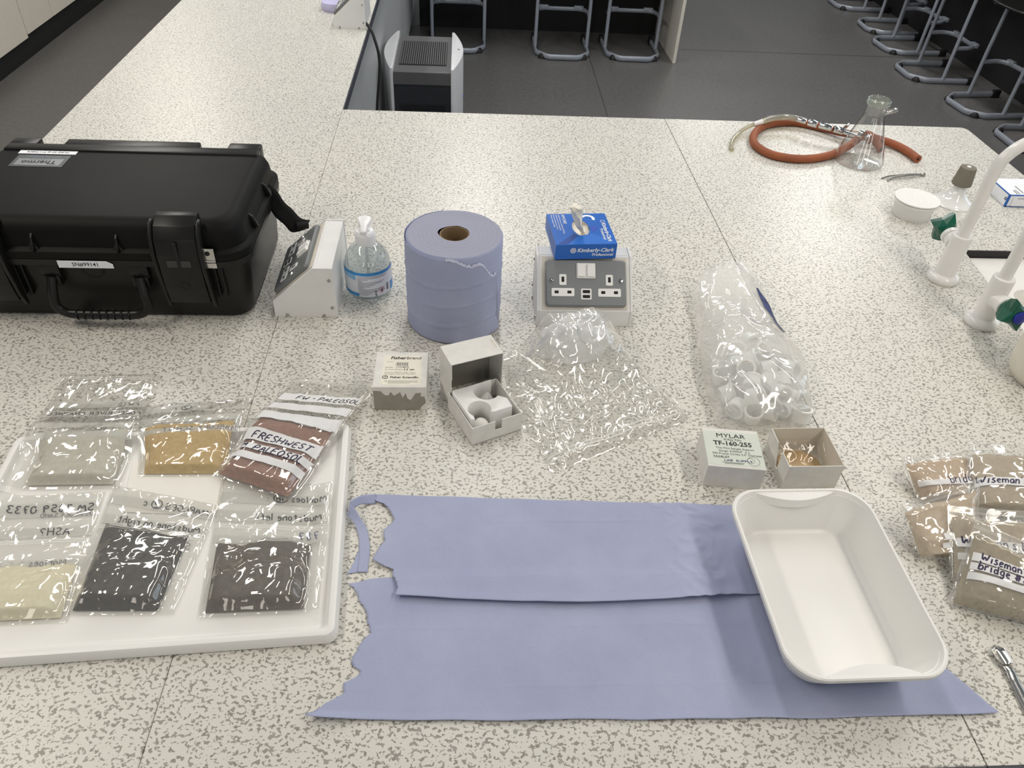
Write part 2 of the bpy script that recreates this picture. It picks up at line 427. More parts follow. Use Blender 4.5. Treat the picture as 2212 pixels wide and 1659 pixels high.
# right bench with knee space
rb = thing('side_bench', 'dark bench behind the row of stools on the right', 'bench', (3.73, 5.4, 0))
MB().box(0, .04, -2.6, 3.0, 0, .868).build('back_panel', BLACKM, rb)
MB().box(-.28, .6, -2.6, 3.0, .87, .9, .003).build('worktop', WT, rb)  # unseen top, put in so the space behind the stools falls dark

# ------------------------------------------------------------------ worktops
def slab(x0, x1, y0, y1): return MB().box(x0, x1, y0, y1, .87, BZ, .0012, 1)
EDGE = pm('dark_worktop_edge', (60,62,72), .5)
l = slab(-1.075, -.3434, .35, 6.8).build('worktop', WT, None)
tag(l, 'left speckled worktop running away past the black case', 'worktop')
MB().box(-.3434, -.3405, 2.216, 6.8, .871, .8985).build('edge_band', EDGE, l)
m = slab(-.3426, .5986, .35, 2.213).build('worktop', WT, None)
tag(m, 'middle speckled worktop under the blue roll and paper towels', 'worktop')
MB().box(-.34, .598, .347, .35, .871, .8985).build('edge_band', EDGE, m)
oz = rrect(.465, .9315, .02, 4, (1.0648, 1.2815))
for i in range(5, 20): oz[i] = Vector(((.5998,2.213,0), (.5998,.35,0), (1.5298,.35,0))[i//5-1])   # only the far right corner is rounded
hc = [(1.42,1.489), (1.153,1.489), (1.085,.85), (1.42,.85)]
hz = [Vector((*hc[i//5], 0)) for i in range(20)]
def atz(r, z): return [Vector((p.x, p.y, z)) for p in r]
rm = MB().rings([atz(oz,.87), atz(oz,BZ), atz(hz,BZ), atz(hz,.87), atz(oz,.87)], False, False)
r = rm.build('worktop', WT, None); tag(r, 'right speckled worktop with the sink and taps', 'worktop')
MB().box(1.1535, 1.42, 1.4865, 1.4885, .871, .8985).build('sealant_edge', DARKEDGE, r)
MB().box(.6, 1.53, .347, .35, .871, .8985).build('edge_band', EDGE, r)
# sink
sk = thing('sink', 'white sink set into the right worktop behind the taps', 'sink', (1.25, 1.17, .86))
sm = MB(); hin = [(1.4185,1.4845), (1.1555,1.4845), (1.0880,.8520), (1.4185,.8520)]
o1 = [Vector((hin[i//5][0]-1.25, hin[i//5][1]-1.17, 0)) for i in range(20)]; i1 = rrect(.10, .22, .04, 4, (.045,-.03)); i2 = rrect(.085, .20, .05, 4, (.045,-.03))
sm.rings([atz(o1,-.02), atz(o1,.021), atz(i1,.018), atz(i2,-.14)], True, True); sm.build('basin', SINKW, sk, 40)
MB().lathe([(.0,.0),(.022,.0),(.022,.004),(.012,.005)], 20, (.045,-.03,-.14)).build('drain', STEEL, sk, 40)

# ------------------------------------------------------------------ stools
def make_stool():
    t = thing('stool', 'grey framed laboratory stool', 'stool')
    base = [(-.185,.40,.022), (-.185,.12,.022), (-.18,.09,.022), (-.115,.012,.022), (-.09,0,.022), (.09,0,.022), (.115,.012,.022), (.18,.09,.022), (.185,.12,.022), (.185,.40,.022)]
    MB().tube(base, .018, 10, flat=.55).build('floor_frame', STOOL, t, 50)
    for sx in (-1, 1):
        MB().tube([(sx*.184,.21,.03), (sx*.184,.215,.30), (sx*.178,.225,.60)], .0125, 10).build('leg', STOOL, t, 50)
        MB().box(sx*.185-.014, sx*.185+.014, .385, .445, .0, .052, .008).build('end_cap', RUBBER, t, 40)
        MB().lathe([(.0,0), (.03,0), (.028,.014), (.018,.03), (.0,.036)], 16, (sx*.142,.047,0)).build('foot_pad', RUBBER, t, 50)
    fr = [(-.18,.215,.235), (-.18,.30,.24), (-.165,.345,.24), (-.12,.37,.24), (.12,.37,.24), (.165,.345,.24), (.18,.30,.24), (.18,.215,.235)]
    MB().tube(fr, .014, 10, flat=.6).build('footrest', STOOL, t, 50)
    for sx in (-1, 1):
        MB().box(sx*.125-.035, sx*.125+.035, .358, .388, .232, .262, .006).build('footrest_plate', STOOL, t, 40)
    def seat(u, v):
        x = (u-.5)*2; y = (v-.5)*2
        k = (abs(x)**4+abs(y)**4)**.25 if (x or y) else 0
        mx = max(abs(x), abs(y)); f_ = mx/k if k > 1e-6 else 1
        X, Y = x*f_*.19, y*f_*.19
        return (X, .24+Y, .615 - .012*(1-k*k if k < 1 else 0) + .10*max(0, y)**3)
    MB().grid(seat, 14, 14).build('seat', BLACKP, t, 60, thick=.012)
    for sx in (-1, 1): MB().tube([(sx*.178,.12,.597), (sx*.178,.36,.597)], .012, 8).build('seat_rail', STOOL, t, 50)
    return t
spots = [(-.03, 5.56, 0, 'stool under the far bench nearest the air purifier', 'b'), (.70, 5.49, 0, 'middle one of the three stools under the far bench', 'b'),
         (1.205, 5.51, 0, 'stool under the far bench beside the white end panel', 'b'),
         (3.12, 5.46, -90, 'stool on the right with its floor frame just behind the flask', 'r'), (3.20, 4.82, -84, 'stool on the right just above the worktop corner, black seat in view', 'r'),
         (3.20, 6.04, -86, 'stool on the right, third from the front of its row', 'r'), (3.27, 6.55, -92, 'stool on the right, second from the back of its row', 'r'),
         (3.27, 7.22, -90, 'stool on the right, farthest of its row', 'r'), (3.24, 4.30, -90, 'stool on the right, nearest of its row and cut by the frame', 'r')]
proto = make_stool()
for i, (x, y, a, lb_, g) in enumerate(spots):
    o = proto if i == 0 else copy_tree(proto)
    o.location = (x, y, 0); o.rotation_euler = (0, 0, math.radians(a))
    o['label'] = 'grey framed ' + lb_; o['group'] = 'stools under the far bench' if g == 'b' else 'row of stools on the right'

# ------------------------------------------------------------------ air purifier
ap = thing('air_purifier', 'silver and charcoal tower air purifier on the floor behind the bench', 'air purifier', (-.174, 3.66, 0))
AH = .62
MB().box(-.125, .125, -.245, .245, .01, AH-.025, .004).build('body', ANTHRA, ap)
MB().box(-.125, .125, -.25, .25, AH-.075, AH-.018, .004).build('top_panel', CHARCOAL, ap)
gt = MB().box(-.105, .105, -.165, .165, AH-.019, AH-.0165); gr = gt.build('outlet_recess', BLACKM, ap)
for k in range(22):
    x = -.1+k*.2/21
    MB().box(x-.0022, x+.0022, -.163, .163, AH-.0175, AH-.0125).build('slat', CHARCOAL, gr)
fm = MB().box(-.1, .1, -.2475, -.2445, .06, AH-.16); gf = fm.build('intake_grille', BLACKM, ap)
gb = MB()
for k in range(23): gb.box(-.1+k*.2/22-.0012, -.1+k*.2/22+.0012, -.2495, -.2475, .06, AH-.16)
for k in range(36): gb.box(-.1, .1, -.2493, -.2476, .062+k*.0113-.001, .062+k*.0113+.001)
gb.build('grille_mesh', ANTHRA, gf)
for sx in (-1, 1):
    n = 14; poly = [(sx*.125, -.262)] + [(sx*(.137+.042*math.sin(math.pi*(k/n))), -.262+.524*k/n) for k in range(n+1)] + [(sx*.125, .262)]
    if sx < 0: poly = poly[::-1]
    MB().prism(poly, 0, AH, 'xy', .003).build('side_shell', SILVER, ap, 30)
MB().text('air', .02, (.152, .02, AH+.0006), (0,-1,0), (1,0,0), .01).build('badge', INK_GREY, ap)
MB().lathe([(0,0),(.006,0),(.006,.002),(0,.002)], 12, M=Matrix.Translation((.178,-.07,.44)) @ Matrix.Rotation(math.pi/2,4,'Y')).build('indicator', LED, ap)

# ------------------------------------------------------------------ socket pedestals
def socket_plate(parent, M, plate_mat, full=True):
    """twin socket outlet, local plate frame x right, y up, z out; M places it"""
    mb = MB(); mb.rings([rrect(.073,.043,.006,5,z=0), rrect(.073,.043,.006,5,z=.005), rrect(.0705,.0405,.005,5,z=.0085)], True, True)
    mb.v = [M @ v for v in mb.v]; pl = mb.build('socket_plate', plate_mat, parent, 35)
    def rb(name, x0, x1, y0, y1, z0, z1, mat, r=.002, par=None):
        b_ = MB(); c = ((x0+x1)/2, (y0+y1)/2); w_, h_ = (x1-x0)/2, (y1-y0)/2
        b_.rings([rrect(w_,h_,r,4,c,z0), rrect(w_,h_,r,4,c,z1-.0004), rrect(w_-.0005,h_-.0005,r*.8,4,c,z1)], True, True)
        b_.v = [M @ v for v in b_.v]; return b_.build(name, mat, par or pl, 35)
    rb('switch_surround', -.017, .017, .008, .036, .008, .0098, WHITE_PLASTIC)
    for sx in (-1, 1):
        rb('switch', sx*.0088-.0068, sx*.0088+.0068, .0105, .034, .0095, .0135, WHITE_PLASTIC)
        e = rb('earth_socket', sx*.042-.0065, sx*.042+.0065, -.005, .015, .008, .0096, WHITE_PLASTIC)
        rb('slot', sx*.042-.0026, sx*.042+.0026, .0005, .0105, .0094, .0099, BLACKM, .0003)
        rb('pin_socket', sx*.042-.0205, sx*.042+.0205, -.0255, -.0105, .008, .0096, WHITE_PLASTIC)
        for k in (-1, 1): rb('slot', sx*.042+k*.0115-.0038, sx*.042+k*.0115+.0038, -.0205, -.0150, .0094, .0099, BLACKM, .0003)
        s_ = MB().lathe([(0,.008),(.0038,.008),(.0034,.0105),(0,.0112)], 14, (sx*.0625,.004,0)); s_.v = [M @ v for v in s_.v]; s_.build('screw', CHROME, pl, 40)
    rb('usb_port', -.0095, .0095, -.031, -.011, .008, .0096, WHITE_PLASTIC)
    for k in (0, 1): rb('slot', -.0068, .0068, -.0285+k*.009, -.0225+k*.009, .0094, .0099, BLACKM, .0003)
PED = [(0,0), (0,.034), (.080,.106), (.114,.106), (.114,0)]
def pedestal(label, loc, rz, plate_mat, with_screws=True, grp=None):
    t = thing('socket_pedestal', label, 'power socket', loc, rz, grp)
    MB().prism(PED, -.0865, .0865, 'yz', .0006).build('housing', WHITE_BOX, t)
    for sx in (-1, 1):
        x0, x1 = sorted((sx*.0866, sx*.091))
        e = MB().prism([(-.001,0), (-.001,.035), (.0795,.1075), (.1155,.1075), (.1155,0)], x0, x1, 'yz', .0008).build('end_cheek', WHITE_BOX, t)
        for (yy, zz) in ((.022,.005), (.09,.004), (.107,.022), (.107,.082)):
            MB().lathe([(0,0),(.0032,0),(.003,.0016),(.0012,.0026),(0,.0022)], 12, M=Matrix.Translation((sx*.091,yy,zz)) @ Matrix.Rotation(sx*math.pi/2,4,'Y')).build('screw', DULL_STEEL, e, 40)
    MB().box(-.0862, .0862, .0834, .0846, .1055, .1068).build('cover_seam', WHITE_PLASTIC, t)
    ang = math.atan2(.072, .080); up_ = Vector((0, math.cos(ang), math.sin(ang))); nn = Vector((0, -math.sin(ang), math.cos(ang)))
    c = Vector((0, .040, .070)) + nn*.0004
    M = Matrix(((1,up_.x,nn.x,c.x),(0,up_.y,nn.y,c.y),(0,up_.z,nn.z,c.z),(0,0,0,1)))
    b_ = MB(); b_.rings([rrect(.0805,.050,.001,2,z=.0), rrect(.0805,.050,.001,2,z=.0014)], True, True); b_.v = [M @ v for v in b_.v]; b_.build('backing_plate', CARD_BEIGE, t)
    M2 = M @ Matrix.Translation((.001, -.001, .0014)) @ Matrix.Scale(1.05, 4); socket_plate(t, M2, plate_mat)
    return t
pedestal('white socket pedestal with grey twin socket plate, under the blue tissue box', (.234, 1.178, BZ), 0, GREY_PLATE, grp='socket pedestals')
pedestal('white socket pedestal seen from its end, between the black case and the hand gel', (-.347, 1.288, BZ), -math.pi/2, DARK_PLATE, grp='socket pedestals')
pb3 = pedestal('far white socket pedestal at the top edge of the left worktop', (-.463, 3.055, BZ), -math.pi/2, DARK_PLATE, grp='socket pedestals')
cb = MB(); cpts = catmull([(-.352,2.99,.915), (-.338,2.96,.912), (-.318,2.93,.885), (-.30,2.9,.80), (-.318,2.86,.62), (-.312,2.83,.40), (-.30,2.82,.16), (-.30,2.84,.012), (-.25,3.0,.008)], 8)
tag(cb.tube(cpts, .0055, 8).build('power_cable', RUBBER, None, 60), 'black cable hanging from the far socket pedestal down the bench side', 'cable')
mb = MB().lathe([(0,0),(.05,0),(.055,.012),(.052,.03),(.045,.032),(.0,.028)], 24, (-.485,3.20,BZ)); tag(mb.build('item', pm('lilac_plastic', (196,192,226), .4), None, 50), 'small lilac dish at the top edge beside the far socket pedestal', 'item')  # simple round shape standing in for an unclear purple-white item

# ================================================================== black equipment case
case = thing('equipment_case', 'large black rugged equipment case with carry handle and strap', 'case', (-.378, 1.182, BZ))
cc = (-.2625, .16)
def crr(w_, l_, r_, z_): return rrect(w_-.010, l_-.010, r_, 8, cc, z_)
MB().rings([crr(.250,.148,.03,.0), crr(.258,.156,.034,.003), crr(.262,.160,.036,.012), crr(.2705,.168,.04,.122), crr(.2705,.168,.04,.14)], True, True).build('base', BLACKP, case, 40)
MB().rings([crr(.270,.168,.04,.118), crr(.2785,.1795,.046,.121), crr(.2795,.1805,.047,.1335)], False, False).build('base_lip', BLACKP, case, 30)
lid = MB().rings([crr(.2795,.1805,.047,.1345), crr(.2795,.1805,.047,.148), crr(.277,.178,.047,.1505), crr(.2725,.1715,.045,.153), crr(.2705,.1695,.045,.165), crr(.269,.168,.045,.178),
   crr(.265,.164,.044,.188), crr(.258,.157,.042,.1955), crr(.250,.149,.038,.199), crr(.243,.142,.034,.2)], True, True).build('lid', BLACKLID, case, 32)
rg = MB(); rg.box(-.500, -.022, .272, .300, .190, .2035, .003, 2)
for x0, x1 in ((-.500,-.447), (-.398,-.142), (-.086,-.022)): rg.box(x0, x1, .294, .325, .168, .2035, .004, 2)
rg.build('hinge_ridge', BLACKP, lid, 40)
for x in (-.413, -.347, -.208):
    MB().prism([(.016,.190), (-.004,.172), (-.0125,.1515), (.01,.15)], x-.0022, x+.0022, 'yz', .0008).build('rib', BLACKP, lid, 40)
    MB().prism([(x-.009,.151), (x,.1505+.018), (x+.009,.151)], -.0065, .004, 'xz').build('rib_web', BLACKP, lid)
for y in (.085, .205):
    MB().prism([(-.018,.190), (.003,.172), (.0115,.1515), (-.01,.15)], y-.003, y+.003, 'xz', .0008).build('rib', BLACKP, lid, 40)
for xc in (-.1065, -.4385):
    la = MB().prism([(-.0125,.048), (-.019,.085), (-.0205,.15), (-.016,.178), (-.002,.198), (.018,.2075), (.032,.2075), (.032,.2), (.006,.194), (-.008,.172), (-.0125,.15), (-.010,.085), (-.004,.048)], xc-.035, xc+.035, 'yz', .0015).build('latch', BLACKP, case, 30)
    for sx in (-1, 1):
        x0, x1 = sorted((xc+sx*.036, xc+sx*.043))
        MB().prism([(-.006,.035), (-.014,.06), (-.0215,.12), (-.0225,.155), (-.017,.182), (-.001,.203), (.012,.205), (0,.18), (0,.035)], x0, x1, 'yz', .002).build('latch_guard', BLACKP, la, 30)
    MB().box(xc-.003, xc+.003, -.0225, -.0195, .128, .176, .0012).build('latch_slot', BLACKM, la)
    MB().box(xc-.02, xc+.02, -.0216, -.0200, .128, .141, .0004).build('latch_pad', pm('worn_plastic', (52,52,52), .5), la)
    MB().arc((xc, -.0203, .088), (1,0,0), (0,0,1), .0072, .0082).build('latch_ring', BLACKM, la)
pl = MB().box(-.069,-.046,-.0135,-.0105,.137,.161,.0005).build('lock_plate', STEEL, case)
MB().box(-.070,-.046,-.0150,-.0105,.1345,.1385,.0008).build('lock_plate_fold', STEEL, pl)
MB().box(-.069,-.046,-.0135,-.0105,.1225,.1325,.0005).build('lock_plate_lower', STEEL, pl)
MB().lathe([(0,0),(.0042,0),(.0042,.0006),(0,.0006)], 20, M=Matrix.Translation((-.0575,-.0137,.152)) @ Matrix.Rotation(math.pi/2,4,'X')).build('lock_hole', BLACKM, pl)
hp = catmull([(-.335,-.008,.098), (-.338,-.018,.07), (-.339,-.022,.046), (-.325,-.024,.032), (-.30,-.025,.029), (-.22,-.025,.029), (-.195,-.024,.032), (-.181,-.022,.046), (-.182,-.018,.07), (-.185,-.008,.098)], 5)
hd = MB().tube(hp, .0085, 10, flat=.8).build('handle', BLACKP, case, 50)
for k in range(8):
    x = -.305+k*.09/7
    MB().lathe([(.0088,-.0015),(.0098,0),(.0088,.0015)], 14, M=Matrix.Translation((x,-.025,.029)) @ Matrix.Rotation(math.pi/2,4,'Y')).build('grip_ring', BLACKP, hd, 50)
for x in (-.335, -.185):
    MB().box(x-.0165, x+.0165, -.008, .012, .095, .122, .003).build('handle_mount', BLACKP, hd, 40)
    for sx in (-.011, .011): MB().box(x+sx-.003, x+sx+.003, -.011, .008, .08, .1, .001).build('handle_mount', BLACKP, hd, 40)
MB().arc((-.268,.0003,.104), (1,0,0), (0,0,1), .017, .0185).build('moulded_ring', BLACKM, case)
for x in (-.395, -.383, -.055, -.044): MB().box(x-.0016, x+.0016, -.0035, .012, .055, .117, .001).build('base_rib', BLACKP, case)
sn = MB(); n_ = [(-.314,.1185), (-.314,.1325), (-.232,.1325), (-.222,.127), (-.222,.1185)]
sn.prism(n_, -.0122, -.0116, 'xz'); s1 = sn.build('serial_sticker', LABEL_WHITE, case)
MB().text('SN#99141', .0105, (-.268,-.01235,.1222), (1,0,0), (0,0,1), .01, align='CENTER').build('serial_number', INK, s1)
zt = .2003
s2 = MB().box(-.467,-.361,.258,.273,zt-.0003,zt+.0002).build('id_sticker', WHITE_PRINT, case)
MB().text('PURE ID # 71172824', .0088, (-.414,.2685,zt+.0004), (-1,0,0), (0,-1,0), .006, align='CENTER').build('id_text', INK, s2)
s3 = MB().box(-.462,-.366,.203,.252,zt-.0003,zt+.0003,.0002).build('badge', pm('badge_grey', (84,88,92), .35), case)
s4 = MB().box(-.455,-.373,.2085,.236,zt+.0003,zt+.0006).build('badge_panel', pm('badge_silver', (150,152,154), .35, .4), s3)
MB().text('Thermo', .0195, (-.414,.2270,zt+.0009), (-1,0,0), (0,-1,0), .012, align='CENTER').build('badge_text', INK, s3)
MB().text('S C I E N T I F I C', .0052, (-.414,.2335,zt+.0009), (-1,0,0), (0,-1,0), 0, align='CENTER').build('badge_text', INK, s3)
MB().text('NITON Analyzers', .0085, (-.414,.2470,zt+.0006), (-1,0,0), (0,-1,0), .004, align='CENTER').build('badge_text', pm('badge_print', (150,156,166), .4), s3)
org = Vector(case.location)
sp_ = catmull([P(566,408,1.045)-org, P(588,428,1.035)-org, P(604,452,1.02)-org, P(622,468,1.005)-org, P(640,486,.988)-org, P(664,486,.985)-org], 6)
def strapf(u, v):
    i = v*(len(sp_)-1); k = min(int(i), len(sp_)-2); p = sp_[k].lerp(sp_[k+1], i-k)
    return p + Vector((.50, .35, .75))*(u-.5)*.036*(1-.35*ss(.75,1,v))
st = MB().grid(strapf, 4, 30).build('strap', WEB, case, 60, thick=.0022)
MB().tube([P(640,488,.988)-org, P(666,486,.986)-org], .0075, 12, flat=.9).build('strap_loop', WEB, st, 50)

# ================================================================== hand gel bottle
gel = thing('hand_gel_bottle', 'clear hand gel pump bottle with a blue and white label', 'bottle', (-.181, 1.293, BZ))
prof = [(.0,.0005),(.036,0),(.0425,.004),(.0445,.012),(.0448,.055),(.0440,.066),(.0415,.078),(.0360,.090),(.0275,.100),(.019,.1065),(.0145,.110),(.0145,.114)]
MB().lathe(prof, 48, cap0=False, cap1=False).build('bottle', PETG, gel, 60)
inner = [(.0,.0015),(.035,.0015),(.0415,.005),(.0435,.012),(.0438,.055),(.0430,.066),(.0408,.0765),(.0372,.0855),(.0,.0855)]
MB().lathe(inner, 48, cap0=False, cap1=False).build('gel', GEL, gel, 30)
MB().tube([(0,0,.01),(0,0,.11)], .003, 8).build('dip_tube', m_glass('dip_tube_plastic', (.9,.9,.9,1), (.7,.7,.7,1), 1, .1, .25), gel, 60)
MB().lathe([(.0,.108),(.0185,.108),(.0192,.110),(.0192,.127),(.018,.1285),(.0185,.1295),(.016,.133),(.009,.135),(.0,.135)], 36).build('collar', WHITE_PUMP, gel, 35)
outl = [(-.0135,.010),(-.0115,.016),(-.006,.0195),(0,.0205),(.006,.0195),(.0115,.016),(.0135,.010),(.011,.002),(.0065,-.008),(.0055,-.026),(-.0055,-.026),(-.0065,-.008),(-.011,.002)]
M = Matrix.Translation((0,0,.146)) @ Matrix.Rotation(math.radians(14),4,'X')
MB().prism(outl, -.005, .004, 'xy', .0022, M).build('pump_head', WHITE_PUMP, gel, 50)
MB().lathe([(.006,.132),(.006,.146)], 16).build('pump_stem', WHITE_PUMP, gel, 50)
RL = .0456
def cyl(a, z, dr=0): a = math.radians(a); return Vector(((RL+dr)*math.sin(a), -(RL+dr)*math.cos(a), z))
lab = MB().grid(lambda u, v: cyl(-95+190*u, .012+.054*v), 40, 6).build('label', LABEL_WHITE, gel, 60)
MB().grid(lambda u, v: cyl(-95+190*u, .0595+.0065*v, .0002), 40, 1).build('label_band', BLUE_LABEL, lab, 60)
MB().grid(lambda u, v: cyl(-95+70*u, .0510+.0085*v*1.0 - .0035*u*(1-v), .0002), 20, 1).build('label_band', pm('light_blue_label', (140,190,226), .35), lab, 60)
MB().grid(lambda u, v: cyl(-95+76*u, .0125+.007*v, .0002), 20, 1).build('label_band', BLUE_LABEL, lab, 60)
MB().grid(lambda u, v: cyl(68+27*u, .0125+.019*v, .0002), 10, 1).build('label_band', BLUE_LABEL, lab, 60)
fp = MB()
for k, (w0, w1) in enumerate([(-20,55),(-20,52),(-20,5),None,(-20,-8),(-20,46),(-20,50),(-20,20),(-20,10),None,(-20,-5),(-20,48),(-20,44),None,(-20,16),(-20,14),(-20,4)]) if False else enumerate([(-20,55),(-20,52),(-20,5),(-20,-8),(-20,46),(-20,40),(-20,20),(-20,10),(-20,-5),(-20,48),(-20,44),(-20,16),(-20,14),(-20,4)]):
    z = .0565-k*.0031; fp.grid(lambda u, v: cyl(w0+(w1-w0)*u, z+.0011*v, .0003), 16, 1)
fp.build('label_print', pm('label_print_grey', (146,148,168), .6), lab, 60)
hz_ = MB()
for s_ in range(4):
    c0 = (38, .0245); pts = [(c0[0]+8*math.sin(math.pi/2*s_), c0[1]+.0062*math.cos(math.pi/2*s_)), (c0[0]+8*math.sin(math.pi/2*(s_+1)), c0[1]+.0062*math.cos(math.pi/2*(s_+1)))]
    hz_.tube([cyl(*pts[0], .0004), cyl(*pts[1], .0004)], .0004, 5)
hz_.build('hazard_diamond', pm('hazard_red', (190,60,70), .5), lab)
fl_ = MB(); fl_.add([cyl(36,.022,.0005), cyl(40,.022,.0005), cyl(40.5,.0245,.0005), cyl(38.3,.0280,.0005), cyl(37.4,.0255,.0005), cyl(36,.0248,.0005)], [(0,1,2,3,4,5)])
fl_.grid(lambda u, v: cyl(35+6*u, .0205+.0007*v, .0005), 2, 1); fl_.build('flame_symbol', INK, lab)
bc = MB()
for k in range(10): bc.grid(lambda u, v: cyl(53+7*u, .0185+.0016*k+.0009*v, .0004), 3, 1)
for (a0, a1, z0, z1) in ((18,26,.0220,.0245), (20,24,.0165,.0195), (21,25,.0128,.0150)): bc.grid(lambda u, v: cyl(a0+(a1-a0)*u, z0+(z1-z0)*v, .0004), 4, 1)
bc.build('barcode', INK_FADED, lab)['kind'] = 'stuff'

# ================================================================== blue paper roll
roll = thing('paper_roll', 'standing roll of blue paper towel with a torn outer sheet', 'paper roll', (-.012, 1.205, BZ))
RR, RH = .0868, .180
pr = [(.026,.0), (RR-.004,.0), (RR-.001,.004)]
for z in (.04, .082, .122): pr += [(RR-.0003, z-.004), (RR+.0007, z), (RR-.0003, z+.003)]
pr += [(RR-.0003,RH-.003), (RR-.003,RH)]
MB().lathe(pr, 72, cap0=False, cap1=False).build('wound_paper', TOWEL, roll, 60)
def topf(u, v):
    a = 2*math.pi*u; ro = RR-.003; ri = .0265 + .0035*max(0, math.cos(a-2.9))**8
    r_ = ri+(ro-ri)*v
    return (r_*math.cos(a), r_*math.sin(a), RH-.0012*math.sin(3.14*v)+.0006*N3(r_*60, math.cos(a)*2, math.sin(a)*2))
MB().grid(topf, 72, 14).build('paper_edge', ROLLTOP, roll, 60)
MB().lathe([(.0262,.0),(.0262,RH-.001),(.0245,RH-.001),(.0245,.0)], 40, cap0=False, cap1=False).build('cardboard_core', KRAFT, roll, 40)
def tear(a):   # top edge of the outer sheet by angle (0 = facing the viewer)
    j = .0022*N3(a*16, 3.1) + .0014*N3(a*47, 9)
    if a < -.12: return RH-.0015
    if a < .95: return RH-.002 - .050*ss(-.12,.95,a)*(.72+.28*math.sin(a*9)) + j
    return RH-.052 - .11*ss(.95, 1.12, a) + j
def outer(u, v):
    a = -2.9+(1.13+2.9)*u; z = .002+(tear(a)-.002)*v
    r_ = RR+.0016+.0010*ss(-.15,.1,a)*ss(.6,1,v)+.0022*ss(.8,1.1,a)*(1+N3(z*60, 5)) + .0004*N3(a*5, z*40)
    for zz in (.04,.082,.122): r_ += .0016*math.exp(-((z-zz-.004*math.sin(a*2))/.0018)**2)
    return (r_*math.sin(a), -r_*math.cos(a), z)
osh = MB().grid(outer, 150, 50).build('outer_sheet', TOWEL, roll, 60, thick=.0004)
def fray(u, v):
    a = -.16+1.28*u; z = tear(a)-.0012+(.0045+.0030*N3(a*30, 8))*v; r_ = RR+.0030+.0022*ss(.8,1.1,a)-.0016*v
    return (r_*math.sin(a), -r_*math.cos(a), z)
MB().grid(fray, 120, 3).build('frayed_edge', pm('frayed_paper', (208,211,230), .95, bscale=500, bstr=.5), osh, 60)

# ================================================================== tissue box on the pedestal
tb = thing('tissue_box', 'blue tissue wipe box with a twisted white tissue, on the socket pedestal', 'tissue box', (.2295, 1.3035, BZ+.1080), math.radians(4))
TW, TL_, TH = .0585, .0590, .031
def rect_ring(n=8, w=TW, l=TL_, z=0):
    pts = []
    for k in range(4*n):
        a = 2*math.pi*k/(4*n)+math.pi/4; c_, s_ = math.cos(a), math.sin(a); m_ = max(abs(c_), abs(s_)); pts.append(Vector((c_/m_*w, s_/m_*l, z)))
    return pts
def oval(n=8, z=0, w=.0165, l=.0345, oy=.004):
    pts = []
    for k in range(4*n):
        a = 2*math.pi*k/(4*n)+math.pi/4; c_, s_ = math.cos(a), math.sin(a)
        pts.append(Vector((w*c_*(1-.25*(s_*s_)), oy+l*max(-.86, s_), z)))
    return pts
MB().rings([rect_ring(z=0), rect_ring(z=TH), oval(z=TH), oval(z=TH-.0006)], True, False).build('carton', BLUE_BOX, tb)
MB().rings([oval(z=TH-.0006,w=.0185,l=.037), oval(z=TH-.016,w=.022,l=.042)], False, True).build('carton_inside', CARD_BEIGE, tb, 30)
def sheet(u, v):
    x = (u-.5)*.035; y = (v-.5)*.066+.004
    return (x, y, TH-.010+.005*N3(x*60,y*30,2)+.006*abs(u-.5))
MB().grid(sheet, 16, 20).build('tissue_stack', TISSUE, tb, 60)
inv = tb.matrix_basis.inverted()
tp = [inv @ p for p in (P(1262,522,1.018), P(1259,505,1.032), P(1253,490,1.05), P(1248,468,1.07), P(1244,452,1.09), P(1241,444,1.098))]
tm = MB(); cp = catmull(tp, 6); n = len(cp)
def tw(i, j):
    a = 2*math.pi*j/14; rr_ = (.0035+.0065*ss(.15,.8,i/n))*(1+.35*math.sin(3*a+i*.35))*(1-.45*ss(.9,1,i/n))
    return cp[i]+Vector((math.cos(a)*rr_, math.sin(a)*rr_, .002*math.sin(2*a)))
tm.rings([[tw(i,j) for j in range(14)] for i in range(n)], True, True); tm.build('twisted_tissue', TISSUE, tb, 60)
fm_ = MB(); fo = Vector((0,-TL_-.0003,0))
fm_.text('Kimberly-Clark', .0112, fo+Vector((-.017,0,.0152)), (1,0,0), (0,0,1), .022, .18).text('Professional', .0084, fo+Vector((.012,0,.0064)), (1,0,0), (0,0,1), .018, .1)
fm_.arc(fo+Vector((-.0245,0,.0185)), (1,0,0), (0,0,1), .0046, .0056)
for k in range(6):
    a = k*math.pi/3; fm_.arc(fo+Vector((-.0245+.0023*math.cos(a),0,.0185+.0023*math.sin(a))), (1,0,0), (0,0,1), .0009, .0017, n=10)
fm_.build('front_lettering', WHITE_PRINT, tb)
tm2 = MB(); z_ = TH+.0003
tm2.text('Kimberly-Clark', .0112, (.0440,.021,z_), (0,-1,0), (1,0,0), .02, .15).text('Professional', .0085, (.0365,-.001,z_), (0,-1,0), (1,0,0), .012, .1)
tm2.arc((.0475,.027,z_), (1,0,0), (0,1,0), .0036, .0046, n=20)
tm2.text('KIMCARE', .0085, (-.030,.055,z_), (0,-1,0), (1,0,0), .01)
for k, (tx, ln) in enumerate((('Medical Wipes Super Soft Delicate Task Wipers', .088), ('Absorbent strong low lint wiping tissue', .082), ('Essuie-tout medical doux pour le soin', .085), ('Wischtuch medizinisch Toallitas', .062))):
    tm2.text(tx, .0042, (-.0365-k*.0050,.055,z_), (0,-1,0), (1,0,0), .008, sx=.9)
tm2.build('top_lettering', WHITE_PRINT, tb)
cu = MB().arc((.020,.0385,z_), (1,0,0), (0,1,0), .0085, .0145, math.radians(-30), math.radians(150), 20); cu.build('swirl_print', WHITE_PRINT, tb)
